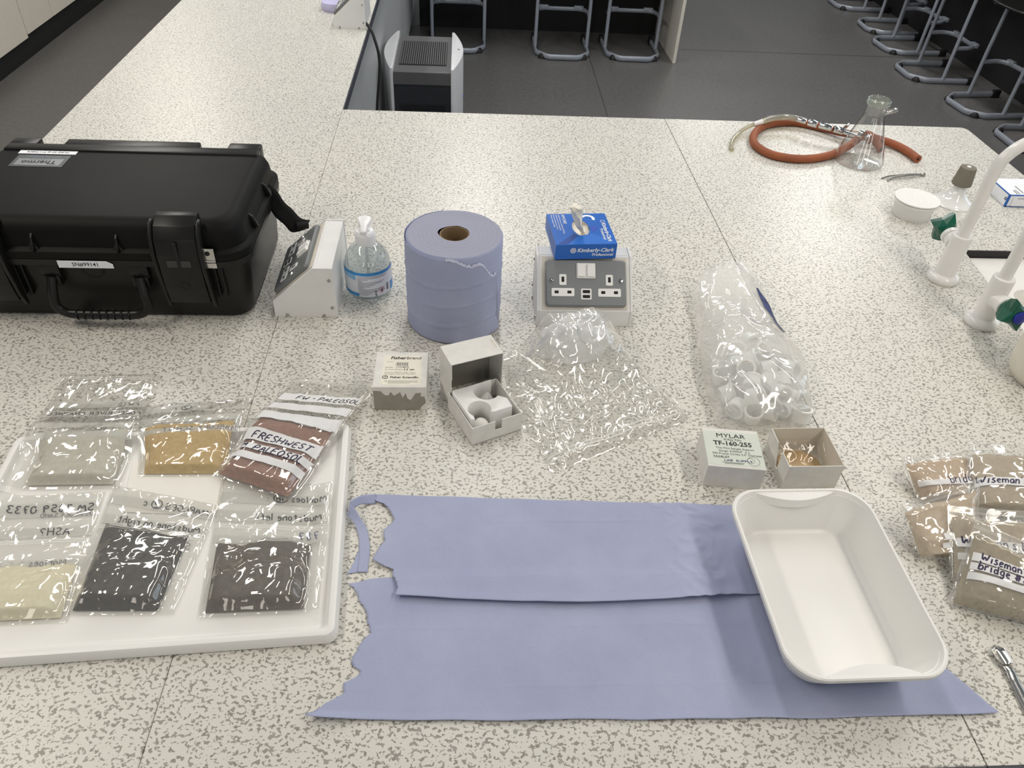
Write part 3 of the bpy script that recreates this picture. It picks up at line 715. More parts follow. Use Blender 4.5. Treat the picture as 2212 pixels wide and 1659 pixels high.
fc = MB(); fc.add([(-.035,-TL_+.001,z_-.0001), (.058,-TL_+.001,z_-.0001), (.020,-.020,z_-.0001), (-.010,-.027,z_-.0001)], [(0,1,2,3)]); fc.build('facet_print', pm('blue_facet', (38,112,205), .38), tb)
fc = MB(); fc.add([(-.055,-TL_+.002,z_-.00015), (-.036,-TL_+.002,z_-.00015), (-.011,-.027,z_-.00015), (-.017,-.018,z_-.00015)], [(0,1,2,3)]); fc.build('facet_print', BLUE_DARK, tb)
fc = MB(); fc.add([(.019,.012,z_-.0001), (.036,.004,z_-.0001), (.020,-.014,z_-.0001)], [(0,1,2)]); fc.build('facet_print', pm('violet_facet', (52,84,190), .4), tb)
sd = MB()
for k in range(5): sd.quadp((-TW-.0003,0,0), (0,1,0), (0,0,1), -.045, .02+.006*(k%3), .006+.0045*k, .0075+.0045*k)
sd.build('side_print', pm('pale_side_print', (120,150,205), .5), tb)

# ================================================================== small closed box
fb = thing('filter_box', 'closed white filter paper box with cream label and torn grey front', 'box', (-.098, .985, BZ))
W2, L2, H2 = .0435, .0455, .050
MB().box(-W2, W2, -L2, L2, .0, H2, .0012).build('carton', CARD_WHITE, fb)
rag = [(-W2+.001,.001),(W2-.012,.001),(W2-.009,.008),(W2-.002,.016),(W2-.002,.022),(W2-.004,.030),(W2-.010,.030),(W2-.009,.038),(W2-.018,.037),(W2-.026,.022),(W2-.031,.025),(W2-.034,.037),(W2-.039,.027),(W2-.043,.039),(W2-.053,.031),(W2-.058,.040),(W2-.062,.032),(W2-.068,.033),(W2-.074,.041),(-W2+.001,.042)]
MB().prism(rag, -L2-.0003, -L2+.0002, 'xz').build('torn_patch', CARD_GREY, fb)
lb2 = MB().box(-.030, .034, -.040, .036, H2-.0002, H2+.0003).build('label', CARD_CREAM, fb)
t1 = MB(); zz = H2+.0005
t1.text('Fisher', .0105, (-.019,.0255,zz), bold=.022, shear=.2).text('brand', .0105, (.0075,.0255,zz), bold=.004, shear=.2)
t1.text('Fisher Scientific', .0068, (-.0165,-.0235,zz), bold=.02, sx=1.08).text('11714073', .0055, (-.0085,.0030,zz), bold=.008, sx=.95)
t1.arc((-.0245,-.0210,zz), (1,0,0), (0,1,0), .0034, .0046).text('F', .0055, (-.0260,-.0230,zz), bold=.02, shear=.2)
t1.build('label_print', INK, lb2)
t2 = MB()
for k in range(26): 
    if (k*7+3) % 5: t2.quadp((-.0090+k*.00078,.0085,zz), (1,0,0), (0,1,0), 0, .0004+.00012*(k%3), 0, .0085)
t2.text('11,5 cm', .0036, (-.026,.0175,zz)).text('Quantity', .0036, (-.0265,.003,zz)).text('dia. 47mm  Ø Retention', .0034, (-.0265,-.0025,zz))
t2.text('Filtres pour filtration  papier  Papiers', .0034, (-.0265,-.0098,zz)).text('Filtrierpapier  Filtri carta  Papel filtro', .0034, (-.0265,-.0140,zz))
for k in range(3): t2.quadp((-.0195,-.0305-k*.0028,zz), (1,0,0), (0,1,0), 0, .048-.012*(k==2), 0, .0007)
t2.text('CE', .004, (-.0255,-.0325,zz)); t2.build('fine_print', INK_GREY, lb2)

# handwriting: single-stroke letters, drawn as flat pen ribbons
G = {'A':'0,0 2,6 4,0|.8,2.2 3.3,2.2','B':'0,0 0,6 2.6,6 3.2,4.6 2.4,3.2 0,3.1|2.4,3.2 3.7,1.8 2.8,0 0,0','C':'3.6,5 2.2,6 .6,5 0,3 .6,1 2.2,0 3.6,.9','D':'0,0 0,6 2.2,5.7 3.6,3.6 3.3,1.2 1.8,0 0,0',
 'E':'3.2,6 0,6 0,0 3.3,0|0,3.1 2.6,3.1','F':'0,0 0,6 3.3,6.1|0,3.2 2.5,3.3','G':'3.6,5 2,6 .3,4.4 0,2.4 1,.2 2.6,0 3.6,1 3.6,2.7 2.2,2.7','H':'0,0 .2,6|3.5,0 3.6,6|0,3 3.6,3.2','I':'.5,0 .6,6','K':'0,0 0,6|3.2,6 0,2.6 3.4,0',
 'L':'.2,6 0,0 3.2,.1','M':'0,0 .5,6 2.3,1.8 4,6 4.6,0','N':'0,0 .2,6 3.4,0 3.7,6','O':'1.9,6 .5,5 0,3 .5,1 1.9,0 3.3,1 3.8,3 3.2,5 1.9,6','P':'0,0 .2,6 2.6,5.9 3.4,4.5 2.4,3 .1,2.8','R':'0,0 .2,6 2.6,5.9 3.3,4.6 2.3,3.2 .1,3|1.3,3 3.5,0',
 'S':'3.3,5.3 2,6 .5,5.3 .6,3.9 2.9,2.6 3.2,1.1 1.9,0 .1,.8','T':'1.9,0 2,6|0,5.9 4,6.1','U':'0,6 .2,1.2 1.8,0 3.3,1.2 3.5,6','V':'0,6 1.8,0 3.6,6','W':'0,6 1.1,0 2.4,4.4 3.7,0 5,6',
 'a':'2.7,3.8 1,4 0,2.2 .7,.2 2,.5 2.7,2.2 2.7,3.8 2.8,0','b':'0,6.4 .1,0|.1,2.4 1.5,3.8 2.7,2.6 2.3,.4 .9,0 .1,1','c':'2.4,3.4 1,4 0,2.2 .8,.1 2.4,.5','d':'2.6,2.6 1.2,3.9 0,2.2 .8,0 2.4,.8|2.7,6.4 2.6,0','e':'.1,2.1 2.5,2.3 2,3.8 .8,3.8 0,2 .8,.1 2.5,.5','f':'2.4,5.8 1.4,6.2 .9,4.6 .8,0|0,3.6 2.1,3.7','g':'2.6,3.6 1,4 0,2.2 .8,.4 2.5,1.2|2.7,4 2.6,-1.4 1.2,-2.3 0,-1.5',
 'h':'0,6.4 .1,0|.1,2.4 1.4,3.9 2.5,3 2.6,0','i':'.4,4 .5,0|.5,5.6 .7,5.4','l':'.4,6.3 .4,0','m':'0,4 .1,0|.1,2.6 1.2,4 2,2.8 2,0|2,2.6 3.1,4 4,2.8 4.1,0','n':'0,4 .1,0|.1,2.6 1.4,4 2.5,2.9 2.6,0','o':'1.3,4 .1,2.6 .4,.5 1.5,0 2.6,1.4 2.4,3.3 1.3,4','r':'0,4 .1,0|.1,2.4 1,3.8 2,3.7','s':'2.2,3.6 1,4 .2,3 2,1.5 2,.4 .9,0 0,.5','t':'1,6 1,.8 1.8,0 2.6,.5|0,4.2 2.3,4.3','u':'0,4 .1,.8 1,0 2.4,1.2|2.5,4 2.5,0','w':'0,4 .9,0 2,3.2 3.1,0 4,4',
 '0':'1.8,6 .4,5 0,3 .5,.8 1.8,0 3.1,1 3.5,3 3,5.2 1.8,6','1':'.4,4.8 1.5,6 1.4,0','2':'.2,4.8 1.4,6 3,5.2 2.6,3.4 0,.1 3.4,.2','3':'.2,5.6 1.8,6 3,4.8 1.4,3.3 3.2,1.8 1.8,0 0,.7','5':'3.2,6 .7,6 .4,3.5 2.2,3.7 3.2,2 2,.1 .1,.5','6':'2.8,6 .8,4.2 0,1.8 1.2,0 2.8,1 2.4,2.9 .2,2','7':'.1,5.9 3.2,6 1.3,0|.8,3.2 2.9,3.3','8':'2.9,5.2 1.6,6 .4,5 2.7,1.9 2.4,.4 1.2,0 .2,1.2 2.9,5.2','9':'3,5 1.6,6 .2,4.8 .8,3.2 2.9,4.2|3,5.4 2.5,0',
 '-':'.3,3 2.2,3.1','?':'0,5 1.4,6 2.8,5 2.2,3.5 1.2,2.8 1.2,1.7|1.2,.3 1.3,.1',"'":'.4,6.2 .2,5','#':'1,0 1.7,6|2.6,0 3.2,6|0,2.1 3.8,2.3|.3,4.1 4,4.3','.':'.3,.1 .5,.2',':':'.3,.5 .5,.6|.3,3 .5,3.1','/':'0,0 2.4,6'}
def pen_strokes(text, rng, jitter=.18):
    """list of polylines in glyph units and the total advance; (x) writes a ringed character"""
    out = []; x = 0.0; ring = False
    for ch in text:
        if ch == ' ': x += 2.6; continue
        if ch == '(':
            ring = True; rs = x; x += 1.4; continue
        if ch == ')':
            c_ = (rs+x+.3)/2; w_ = (x-rs)/2+.9
            out.append([(c_+w_*math.cos(a*.42), 3+4.3*math.sin(a*.42)) for a in range(16)]); x += 1.8; ring = False; continue
        g = G.get(ch)
        if not g: x += 2; continue
        mx = 0; dy = rng.uniform(-.3,.3)
        for st_ in g.split('|'):
            pl_ = [tuple(map(float, q.split(','))) for q in st_.split()]
            pl_ = [(a+rng.uniform(-jitter,jitter)+.12*b_, b_+dy+rng.uniform(-jitter,jitter)) for a, b_ in pl_]
            mx = max(mx, max(a for a, _ in pl_))
            if len(pl_) > 2:      # one round of corner cutting
                q = [pl_[0]]
                for i in range(len(pl_)-1):
                    (ax,ay),(bx,by) = pl_[i], pl_[i+1]
                    q += [(ax*.75+bx*.25, ay*.75+by*.25), (ax*.25+bx*.75, ay*.25+by*.75)]
                q.append(pl_[-1]); pl_ = q
            out.append([(x+a, b_) for a, b_ in pl_])
        x += mx+.95
    return out, x
def handwriting(mbd, text, gsize, place, pen=.0011, seed=1, mirror=False):
    """place(s, t) maps metres along/across the line to a 3-D point lying on the surface"""
    st_, adv = pen_strokes(text, random.Random(seed))
    for pl_ in st_:
        pts = [((-a if mirror else a)*gsize, b_*gsize) for a, b_ in pl_]
        fine = []
        for i in range(len(pts)-1):
            (ax,ay),(bx,by) = pts[i], pts[i+1]; k = max(1, int(math.hypot(bx-ax,by-ay)/.0016))
            fine += [(ax+(bx-ax)*j/k, ay+(by-ay)*j/k) for j in range(k)]
        fine.append(pts[-1])
        vs = []
        for i, (a, b_) in enumerate(fine):
            p0 = fine[max(0,i-1)]; p1 = fine[min(len(fine)-1,i+1)]
            dx, dy = p1[0]-p0[0], p1[1]-p0[1]; L = math.hypot(dx,dy) or 1
            nx, ny = -dy/L*pen/2, dx/L*pen/2
            vs += [place(a+nx, b_+ny), place(a-nx, b_-ny)]
        mbd.add(vs, [(2*i, 2*i+1, 2*i+3, 2*i+2) for i in range(len(fine)-1)])
    return adv*gsize
hw = MB(); handwriting(hw, '1.6 um', .00085, lambda s, t: Vector((.0045+s, -.0035+t, zz)), .0007, 5); hw.build('handwritten_size', INK, lb2)

# ================================================================== open filter box: tray, lid, insert
def open_tray(t, w, l, h, th, mat, mat_in, notch=None):
    """four walls and a floor, each a part; notch = (x0, x1, depth) cut from the front wall top"""
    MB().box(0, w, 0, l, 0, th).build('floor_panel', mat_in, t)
    MB().box(0, th, th, l-th, th, h).build('side_wall', mat, t); MB().box(w-th, w, th, l-th, th, h).build('side_wall', mat, t)
    MB().box(0, w, l-th, l, th, h).build('back_wall', mat, t)
    if notch:
        x0, x1, d = notch; MB().prism([(0,th),(w,th),(w,h),(x1,h),(x1,h-d),(x0,h-d),(x0,h),(0,h)], 0, th, 'xz').build('front_wall', mat, t)
    else: MB().box(0, w, 0, th, th, h).build('front_wall', mat, t)
bx = thing('open_box', 'open white card box holding a moulded insert, in front of its lid', 'box', (.019, .857, BZ), math.radians(24.5))
BW, BL_, BH = .0880, .094, .037
open_tray(bx, BW, BL_, BH, .0014, CARD_WHITE, CARD_IN, (.040, .052, .019))
def corner_cut(sx): return None
ld = thing('box_lid', 'white card lid stood on its side behind the open box', 'box lid', (-.0145, .9425, BZ), math.radians(21.5))
LW, LD, LH, t_ = .0905, .052, .094, .0014
MB().box(0, LW, 0, LD, LH-t_, LH, .0004).build('top_wall', CARD_WHITE, ld)
MB().prism([(0,0),(LD,0),(LD,LH-t_),(0,LH-t_),(0,.062),(.0025,.062),(.0025,.045),(0,.045)], 0, t_, 'yz').build('side_wall', CARD_WHITE, ld)
MB().box(LW-t_, LW, 0, LD, 0, LH-t_).build('side_wall', CARD_WHITE, ld)
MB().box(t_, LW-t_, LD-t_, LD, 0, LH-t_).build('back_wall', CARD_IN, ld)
MB().box(LW-.0065, LW-.0035, .018, .040, LH, LH+.0004).build('tape_mark', CARD_BEIGE, ld)
ins = thing('moulded_insert', 'white moulded insert with two round wells inside the open box', 'insert', (.019, .857, BZ+.0018), math.radians(24.5))
def arcpts(cx_, cy_, r_, a0, a1, n=14): return [(cx_+r_*math.cos(math.radians(a0+(a1-a0)*i/n)), cy_+r_*math.sin(math.radians(a0+(a1-a0)*i/n))) for i in range(n+1)]
ol = [(.004,.014)] + [(.0105,.0115)] + arcpts(.0265,.031,.0185,215,-45) + [(.0455,.0150), (.0775,.0150), (.0785,.036)] + arcpts(.0555,.0655,.0215,-55,-305)[0:14] + [(.0765,.0885), (.006,.0885), (.003,.084)]
MB().prism(ol, 0, .042, 'xy', .0012).build('block', WHITE_PLASTIC, ins, 40)
wad = MB().lathe([(0,-.001),(.008,0),(.0125,.006),(.0128,.012),(.009,.0185),(.0,.0205)], 24)
wd = tag(wad.build('cotton_wad', pm('white_cotton', (240,238,232), .85, bscale=200, bstr=.2), None, 60), 'round white wad in the front well of the insert', 'wad'); wd.location = Vector((.019,.857,BZ+.004)) + Matrix.Rotation(math.radians(24.5),3,'Z') @ Vector((.0265,.0235,0))
def crump(u, v):
    a = 2*math.pi*u; r_ = .017*v; x = r_*math.cos(a); y = r_*math.sin(a)
    return (x, y, .028*(1-v**2.2)+.008*N3(x*90,y*90,4)*(1-v*.5)+.004)
cw = MB().grid(crump, 28, 14).build('plastic_wrap', FILM_MILK, None, 60); tag(cw, 'crumpled clear plastic in the rear well of the insert', 'plastic wrap')
cw.location = Vector((.019,.857,BZ+.004)) + Matrix.Rotation(math.radians(24.5),3,'Z') @ Vector((.0565,.0655,0))

# ================================================================== film boxes
my = thing('film_carton', 'white carton with a pale green printed label behind the white tub', 'carton', (.4175, .8085, BZ), math.radians(-6.5))
MB().box(-.0435,.0435,-.0415,.0415,0,.0445,.0008).build('carton', CARD_WHITE, my)
gl = MB().box(-.0430,.0430,-.0375,.0345,.0444,.0448).build('label', CARD_GREEN, my)
tt = MB(); z_ = .0451
tt.text('MYLAR', .0125, (-.001,.0215,z_), bold=0, align='CENTER', sx=1.15)
tt.text('TF-160-255', .0128, (0,.0045,z_), bold=.022, align='CENTER', sx=.98); tt.build('label_title', INK, gl)
t3 = MB(); t3.text('X-Ray Film', .0062, (.001,.0155,z_), bold=.004, align='CENTER')
t3.text('Thin Film Sample Support', .0056, (.002,-.0035,z_), align='CENTER').text('Gauge: 0.00024"  6 µ', .0056, (.0,-.0095,z_), align='CENTER').text('500 Precut Circles 2.5" Diameter', .0056, (.004,-.0155,z_), align='CENTER')
t3.text('P R E M I E R', .0044, (-.033,-.0215,z_), bold=.02)
t3.arc((.0265,-.0260,z_), (1,0,0), (0,1,0), .0090, .0094).arc((.0225,-.0250,z_), (1,0,0), (0,1,0), .0052, .0056)
for a_, b_ in ((-.033,-.012),): t3.quadp((0,-.0226,z_), (1,0,0), (0,1,0), a_, b_, 0, .0005)
t3.quadp((0,-.0322,z_), (1,0,0), (0,1,0), -.022, .012, 0, .0007).quadp((0,-.0342,z_), (1,0,0), (0,1,0), -.018, .010, 0, .0007); t3.build('label_print', pm('dark_grey_print', (84,84,82), .7), gl)
MB().text('LAB  SUPPLY', .0062, (.0035,-.0292,z_), bold=.012, align='CENTER', sx=1.25).build('maker_lettering', INK_BLUEGREY, gl)
mb_ = thing('film_box', 'open beige card box with brown film discs beside the white tub', 'box', (.4905, .7655, BZ), math.radians(1.0))
FW, FL_, FH = .0860, .0830, .0485
MB().box(0,FW,0,FL_,0,.0012).build('floor_panel', CARD_BEIGE, mb_)
MB().prism([(0,.0012),(FL_,.0012),(FL_,FH),(.052,FH),(.036,.012),(.030,.012),(.030,FH),(0,FH)], 0, .0012, 'yz').build('side_wall', CARD_WHITE, mb_)
MB().box(FW-.0012,FW,0,FL_,.0012,FH).build('side_wall', CARD_BEIGE, mb_)
MB().box(.0012,FW-.0012,0,.0012,.0012,FH).build('front_wall', CARD_WHITE, mb_); MB().box(.0012,FW-.0012,FL_-.0012,FL_,.0012,FH).build('back_wall', CARD_BEIGE, mb_)
fd = thing('film_disc_stack', 'stack of round brown film discs inside the open beige box', 'film discs', (.5335, .8070, BZ+.0015))
MB().lathe([(0,0),(.034,0),(.034,.006),(0,.006)], 40).build('disc_stack', BROWNFILM, fd, 30)
wr = MB().grid(lambda u, v: (-.040+.080*u, -.038+.076*v, .0075+.016*ss(.5,1,v)+.004*abs(N3(u*5,v*5,8))+.010*ss(.8,1,abs(2*u-1))), 30, 30).build('clear_liner', m_film('clear_liner_film', .05, crumple=.35, gain=.8), fd, 60)

# ================================================================== zip bags
def make_bag(name, label, corners, th, pv, powder, strips, texts, mirror=False, ground=None, seed=1, zipv=.93, film=FILM, group=None, pu=(.08,.92), off=.0004, wrk=1.0, strip_mat=None, cat='sample bag', tail=1.0):
    BLc, BRc, TRc, TLc = [Vector(c) for c in corners]
    org = (BLc+BRc)/2; org.z = BZ
    Wd = ((BRc-BLc).length+(TRc-TLc).length)/2; Hd = ((TLc-BLc).length+(TRc-BRc).length)/2
    nrm = ((BRc-BLc).cross(TLc-BLc)).normalized()
    if nrm.z < 0: nrm = -nrm
    t = thing(name, label, cat, org, 0, group)
    def base(u, v):
        p = (BLc*(1-u)+BRc*u)*(1-v)+(TLc*(1-u)+TRc*u)*v
        if ground: p = p+Vector((0,0,ground(p.x,p.y)))
        return p-org
    p0, p1 = pv
    def fillv(u): return p1 + .05*N3(u*4, seed*3.3) + .02*N3(u*13, seed*1.7)
    def Tp(u, v):
        uu = (u-pu[0])/(pu[1]-pu[0])
        if uu <= 0 or uu >= 1: return 0
        q = (v-p0)/(fillv(u)-p0)
        if q <= 0 or q >= 1: return 0
        A = 1-abs(2*uu-1)**7
        B = ss(0,.10,q)*(1-.72*ss(.35,1,q)**tail)*(1-ss(.93,1,q))
        return th*A*B*(1+.12*N3(u*7,v*7,seed))
    def edge(u, v): return ss(0,.05,u)*ss(0,.05,1-u)*ss(0,.03,v)*ss(0,.02,1-v)
    def Tf(u, v):
        soft = max(Tp(u,v), .6*max(Tp(min(1,u+.02),v), Tp(max(0,u-.02),v), Tp(u,min(1,v+.02)), Tp(u,max(0,v-.02))))
        n1 = N3(u*3.2+seed, v*3.6, seed*.7); n2 = N3(u*9, v*8+seed, seed*1.9)
        ridge = 1-abs(N3(u*5+seed*2, v*5, 3.3))*2
        wv = (.0016*abs(n1)+.0008*n2+.0010*max(0,ridge-.55))*wrk*(1+1.2*(Tp(u,v) <= 0))
        return soft+.0011+max(0, wv)*edge(u,v)+.0010*edge(u,v)
    def front(u, v): return base(u,v)+nrm*(off+.0006+Tf(u,v)*edge(u,v)*1.0)
    def backp(u, v): return base(u,v)+nrm*off
    fmz = MB(); fmz.grid(front, 70, 70); fmz.build('film', film, t, 75)
    MB().grid(backp, 20, 20).build('film', FILM_FLAT, t, 75)
    if powder:
        pw = MB(); nu, nv = 56, 56
        def pt(u, v):
            U = pu[0]+(pu[1]-pu[0])*u; f_ = fillv(U); V = p0+(f_-p0)*v
            return base(U,V)+nrm*(off+.0003+max(.0002, Tp(U,V)))
        def pb(u, v):
            U = pu[0]+(pu[1]-pu[0])*u; V = p0+(fillv(U)-p0)*v; return base(U,V)+nrm*(off+.0002)
        pw.grid(pt, nu, nv); pw.grid(pb, nu, 4); pw.build('powder', powder, t, 75)
    for (v0, v1, u0, u1) in strips:
        lift = .0006 if not mirror else .0
        def sf(u, v):
            U = u0+(u1-u0)*u; V = v0+(v1-v0)*v
            return front(U,V)+nrm*.0007 if not mirror else base(U,V)+nrm*(off+.0005+max(0,Tp(U,V)))
        MB().grid(sf, 50, 8).build('writing_panel', strip_mat or (STRIP_T if mirror else STRIP_W), t, 75)
    for k, (tx, u0, v0, gs, pen, mat) in enumerate(texts):
        def place(s, tt_):
            U = min(.995, max(.005, u0+s/Wd)); V = min(.995, max(.005, v0+tt_/Hd))
            return front(U,V)+nrm*.0011 if not mirror else base(U,V)+nrm*(off+.0009+max(0,Tp(U,V)))
        tmb = MB(); handwriting(tmb, tx, gs, place, pen, seed*10+k, mirror); tmb.build('handwriting', mat, t)
    for dz in (0, .018):
        zm = MB().grid(lambda u, v: front(.01+.98*u, zipv+dz*1.0+.006*v)+nrm*.0005, 60, 1); zm.build('zip_seal', STRIP_ZIP, t, 75)
    return t
STRIP_ZIP = m_strip('milky_zip_seal', .5, (236,236,232))

# white shallow tray under the sample bags
TC, TRZ = (-.41, .69), math.radians(3.6)
tr = thing('shallow_tray', 'shallow white plastic tray under the six sample bags', 'tray', (TC[0], TC[1], BZ), TRZ)
MB().rings([rrect(.246,.186,.012,6,z=.0), rrect(.250,.190,.014,6,z=.0015), rrect(.250,.190,.014,6,z=.0045), rrect(.2485,.1885,.013,6,z=.0125), rrect(.2465,.1865,.012,6,z=.0155), rrect(.2425,.1825,.011,6,z=.0165), rrect(.2385,.1785,.010,6,z=.0155),
            rrect(.2335,.1735,.009,6,z=.0080), rrect(.2300,.1700,.008,6,z=.0052), rrect(.226,.166,.007,6,z=.0048)], True, True).build('shell', WHITE_TUB, tr, 40)
def tray_ground(x, y):
    dx, dy = x-TC[0], y-TC[1]; c_, s_ = math.cos(-TRZ), math.sin(-TRZ)
    lx, ly = abs(dx*c_-dy*s_), dx*s_+dy*c_
    d = max(lx-.2425, abs(ly)-.1825)          # signed distance from the rim crest
    if d < 0: return .0052+.0128*ss(-.045, -.004, d)
    return .018-.0165*ss(.0, .10, d)
GRP = 'sample bags on the white tray'
pwA = m_powder('pale_grey_powder', (186,184,170), (202,199,186)); pwB = m_powder('ochre_powder', (186,158,102), (204,178,124)); pwC = m_powder('red_brown_powder', (146,110,96), (164,128,112))
pwD = m_powder('cream_powder', (218,211,182), (228,222,198)); pwE = m_powder('charcoal_powder', (62,60,58), (80,77,73)); pwF = m_powder('dark_brown_powder', (86,80,72), (106,99,89))
def Q(*pts): return [P(x, y, z) for x, y, z in pts]
z0 = BZ
# a folded sheet of white paper lies under the middle of the tray
pp = MB().grid(lambda u, v: (P(265,1112,z0).lerp(P(480,1120,z0),u).lerp(P(290,1000,z0).lerp(P(487,1010,z0),u),v))+Vector((0,0,.0058+.0004*N3(u*4,v*4))), 10, 10).build('paper_slip', PAPER, None, 60)
tag(pp, 'plain white paper slip showing between the middle sample bags', 'paper')
make_bag('sample_bag', 'zip bag of pale grey powder at the top left of the tray', Q((12,1066,z0),(262,1062,z0),(347,812,z0),(140,812,z0)), .014, (.03,.42), pwA,
   [(.665,.735,.03,.97), (.565,.628,.03,.97), (.44,.49,.03,.97), (.34,.39,.1,.97)], [('FW (1)', .90, .680, .0016, .0013, INK_FADED), ('FOREL RIVER CHANNEL', .965, .575, .00165, .0015, INK), ('FOREL', .80, .395, .0017, .001, INK_FADED)], True, tray_ground, 3, .93, group=GRP, pu=(.17,.93), off=.0020)
make_bag('sample_bag', 'zip bag of ochre yellow powder, middle of the back row on the tray', Q((300,1036,z0),(500,1036,z0),(545,862,z0),(308,886,z0)), .012, (.03,.60), pwB,
   [(.86,.96,.02,.60), (.64,.74,.02,.97), (.46,.535,.02,.97)], [('(2) c', .45, .875, .0017, .0011, INK), ('MARLOES SCHIST', .97, .475, .0017, .0010, INK_FADED)], True, tray_ground, 5, .80, group=GRP, pu=(.07,.92), off=.0014)
make_bag('sample_bag', 'zip bag of cream powder at the bottom left of the tray', Q((-150,1365,z0),(150,1350,z0),(232,1068,z0),(-20,1080,z0)), .015, (.03,.42), pwD,
   [(.80,.93,.03,.97), (.63,.72,.03,.97), (.40,.46,.03,.97)], [('SM 7859 0733', .94, .835, .0022, .0021, INK), ('MARLOES SAND', .93, .795, .0012, .0009, INK_FADED), ('ASH?', .80, .645, .0021, .0016, INK), ('Marloes', .85, .405, .0018, .0010, INK_FADED)], True, tray_ground, 7, .57, group=GRP, pu=(.10,.94), off=.0010)
make_bag('sample_bag', 'zip bag of dark brown powder at the bottom right of the tray', Q((428,1342,z0),(692,1330,z0),(722,1056,z0),(480,1040,z0)), .018, (.03,.52), pwF,
   [(.81,.90,.02,.97), (.66,.755,.02,.97), (.50,.565,.02,.97)], [('Marloes (1b) :', .955, .835, .0019, .0015, INK), ('Mudstone left', .93, .68, .0019, .0016, INK), ('787', .93, .525, .0022, .0015, INK_BLUEGREY)], True, tray_ground, 9, .60, group=GRP, pu=(.06,.86), off=.0010)
make_bag('sample_bag', 'zip bag of black powder in the middle of the front row on the tray', Q((140,1336,z0),(378,1334,z0),(478,1098,z0),(248,1054,z0)), .016, (.03,.66), pwE,
   [(.845,.935,.02,.97), (.68,.765,.02,.97)], [('MARLOES (2) c', .93, .872, .0018, .0014, INK), ('Mudstone on right', .92, .70, .0018, .0015, INK), ('SM 7868', .90, .545, .0019, .0010, INK_FADED)], True, tray_ground, 11, .63, group=GRP, pu=(.07,.84), off=.0016)
make_bag('sample_bag', 'zip bag of red brown powder lettered FRESHWEST PALEOSOL, lying askew on the tray', Q((462,1036,z0+.004),(632,1094,z0+.003),(822,832,z0),(640,820,z0)), .016, (.02,.50), pwC,
   [(.715,.80,.02,.98), (.60,.675,.02,.98), (.475,.56,.02,.98), (.285,.375,.06,.95), (.205,.255,.06,.95), (.13,.18,.06,.95)],
   [('FW - PALEOSOL', .24, .735, .0018, .0015, INK), ('FRESHWEST', .16, .300, .00215, .0019, INK_VIOLET), ('PALEOSOL', .28, .200, .00215, .0020, INK_VIOLET), ('M', .12, .215, .0018, .0022, INK_VIOLET)], False, tray_ground, 13, .93, group=GRP, pu=(.06,.93), off=.0045, wrk=.8)

# sand bags at the right edge, propped on one another
GR2 = 'sand sample bags at the right edge'
pwS = m_powder('pale_brown_sand', (190,170,142), (204,186,160)); pwT = m_powder('khaki_sand', (168,154,128), (184,170,146)); pwO = m_powder('olive_sand', (146,132,102), (164,150,120)); pwR = m_powder('reddish_sand', (190,166,138), (204,182,154))
def sandbag(label, corners, th, pv, pw_, strips, texts, seed, **kw):
    make_bag('sand_bag', label, Q(*corners), th, pv, pw_, strips, texts, False, None, seed, .90, FILM_SAND, GR2, (.04,.96), wrk=1.0, strip_mat=STRIP_W, **kw)
sandbag('zip bag of pale sand at the back left of the right-hand pile', ((1985,1085,.902),(2120,1085,.902),(2110,972,.935),(1942,988,.935)), .018, (.02,.86), pwR, [(.30,.42,.05,.95)], [('bridge', .45, .33, .0022, .0014, INK_VIOLET)], 21, tail=.6)
sandbag('zip bag of sand at the back of the right-hand pile, cut by the frame', ((2085,1110,.912),(2330,1125,.912),(2330,965,.95),(2090,958,.95)), .020, (.02,.84), pwT, [(.34,.46,.05,.95)], [("Wiseman's bridge", .05, .37, .0021, .0019, INK_VIOLET)], 23, tail=.6)
sandbag('zip bag of sand on the left of the right-hand pile, zip tilted upward', ((1985,1206,.902),(2105,1206,.902),(2118,1032,.955),(1940,1092,.95)), .020, (.02,.86), pwS, [(.30,.40,.36,.97), (.18,.26,.30,.97)], [('stone', .62, .33, .0020, .0014, INK_VIOLET), ('#1', .68, .21, .0018, .0014, INK_VIOLET)], 25, tail=.5)
sandbag('zip bag of sand tucked behind the lettered bag in the right-hand pile', ((2052,1252,.904),(2290,1290,.904),(2290,1110,.962),(2046,1092,.958)), .018, (.02,.84), pwT, [(.44,.56,.05,.95), (.27,.36,.05,.95)], [("Wiseman's bridge", .08, .47, .0021, .0019, INK_VIOLET)], 27, tail=.6)
sandbag('front zip bag of olive sand lettered bridge #2 in the right-hand pile', ((2046,1304,.903),(2310,1372,.903),(2330,1225,.968),(2106,1120,.965)), .026, (.02,.82), pwO, [(.52,.62,.06,.95), (.415,.50,.06,.95), (.30,.385,.06,.95)],
   [("Wiseman's", .12, .540, .0017, .0018, INK_VIOLET), ('bridge #2', .11, .428, .0017, .0018, INK_VIOLET)], 29, tail=.6)

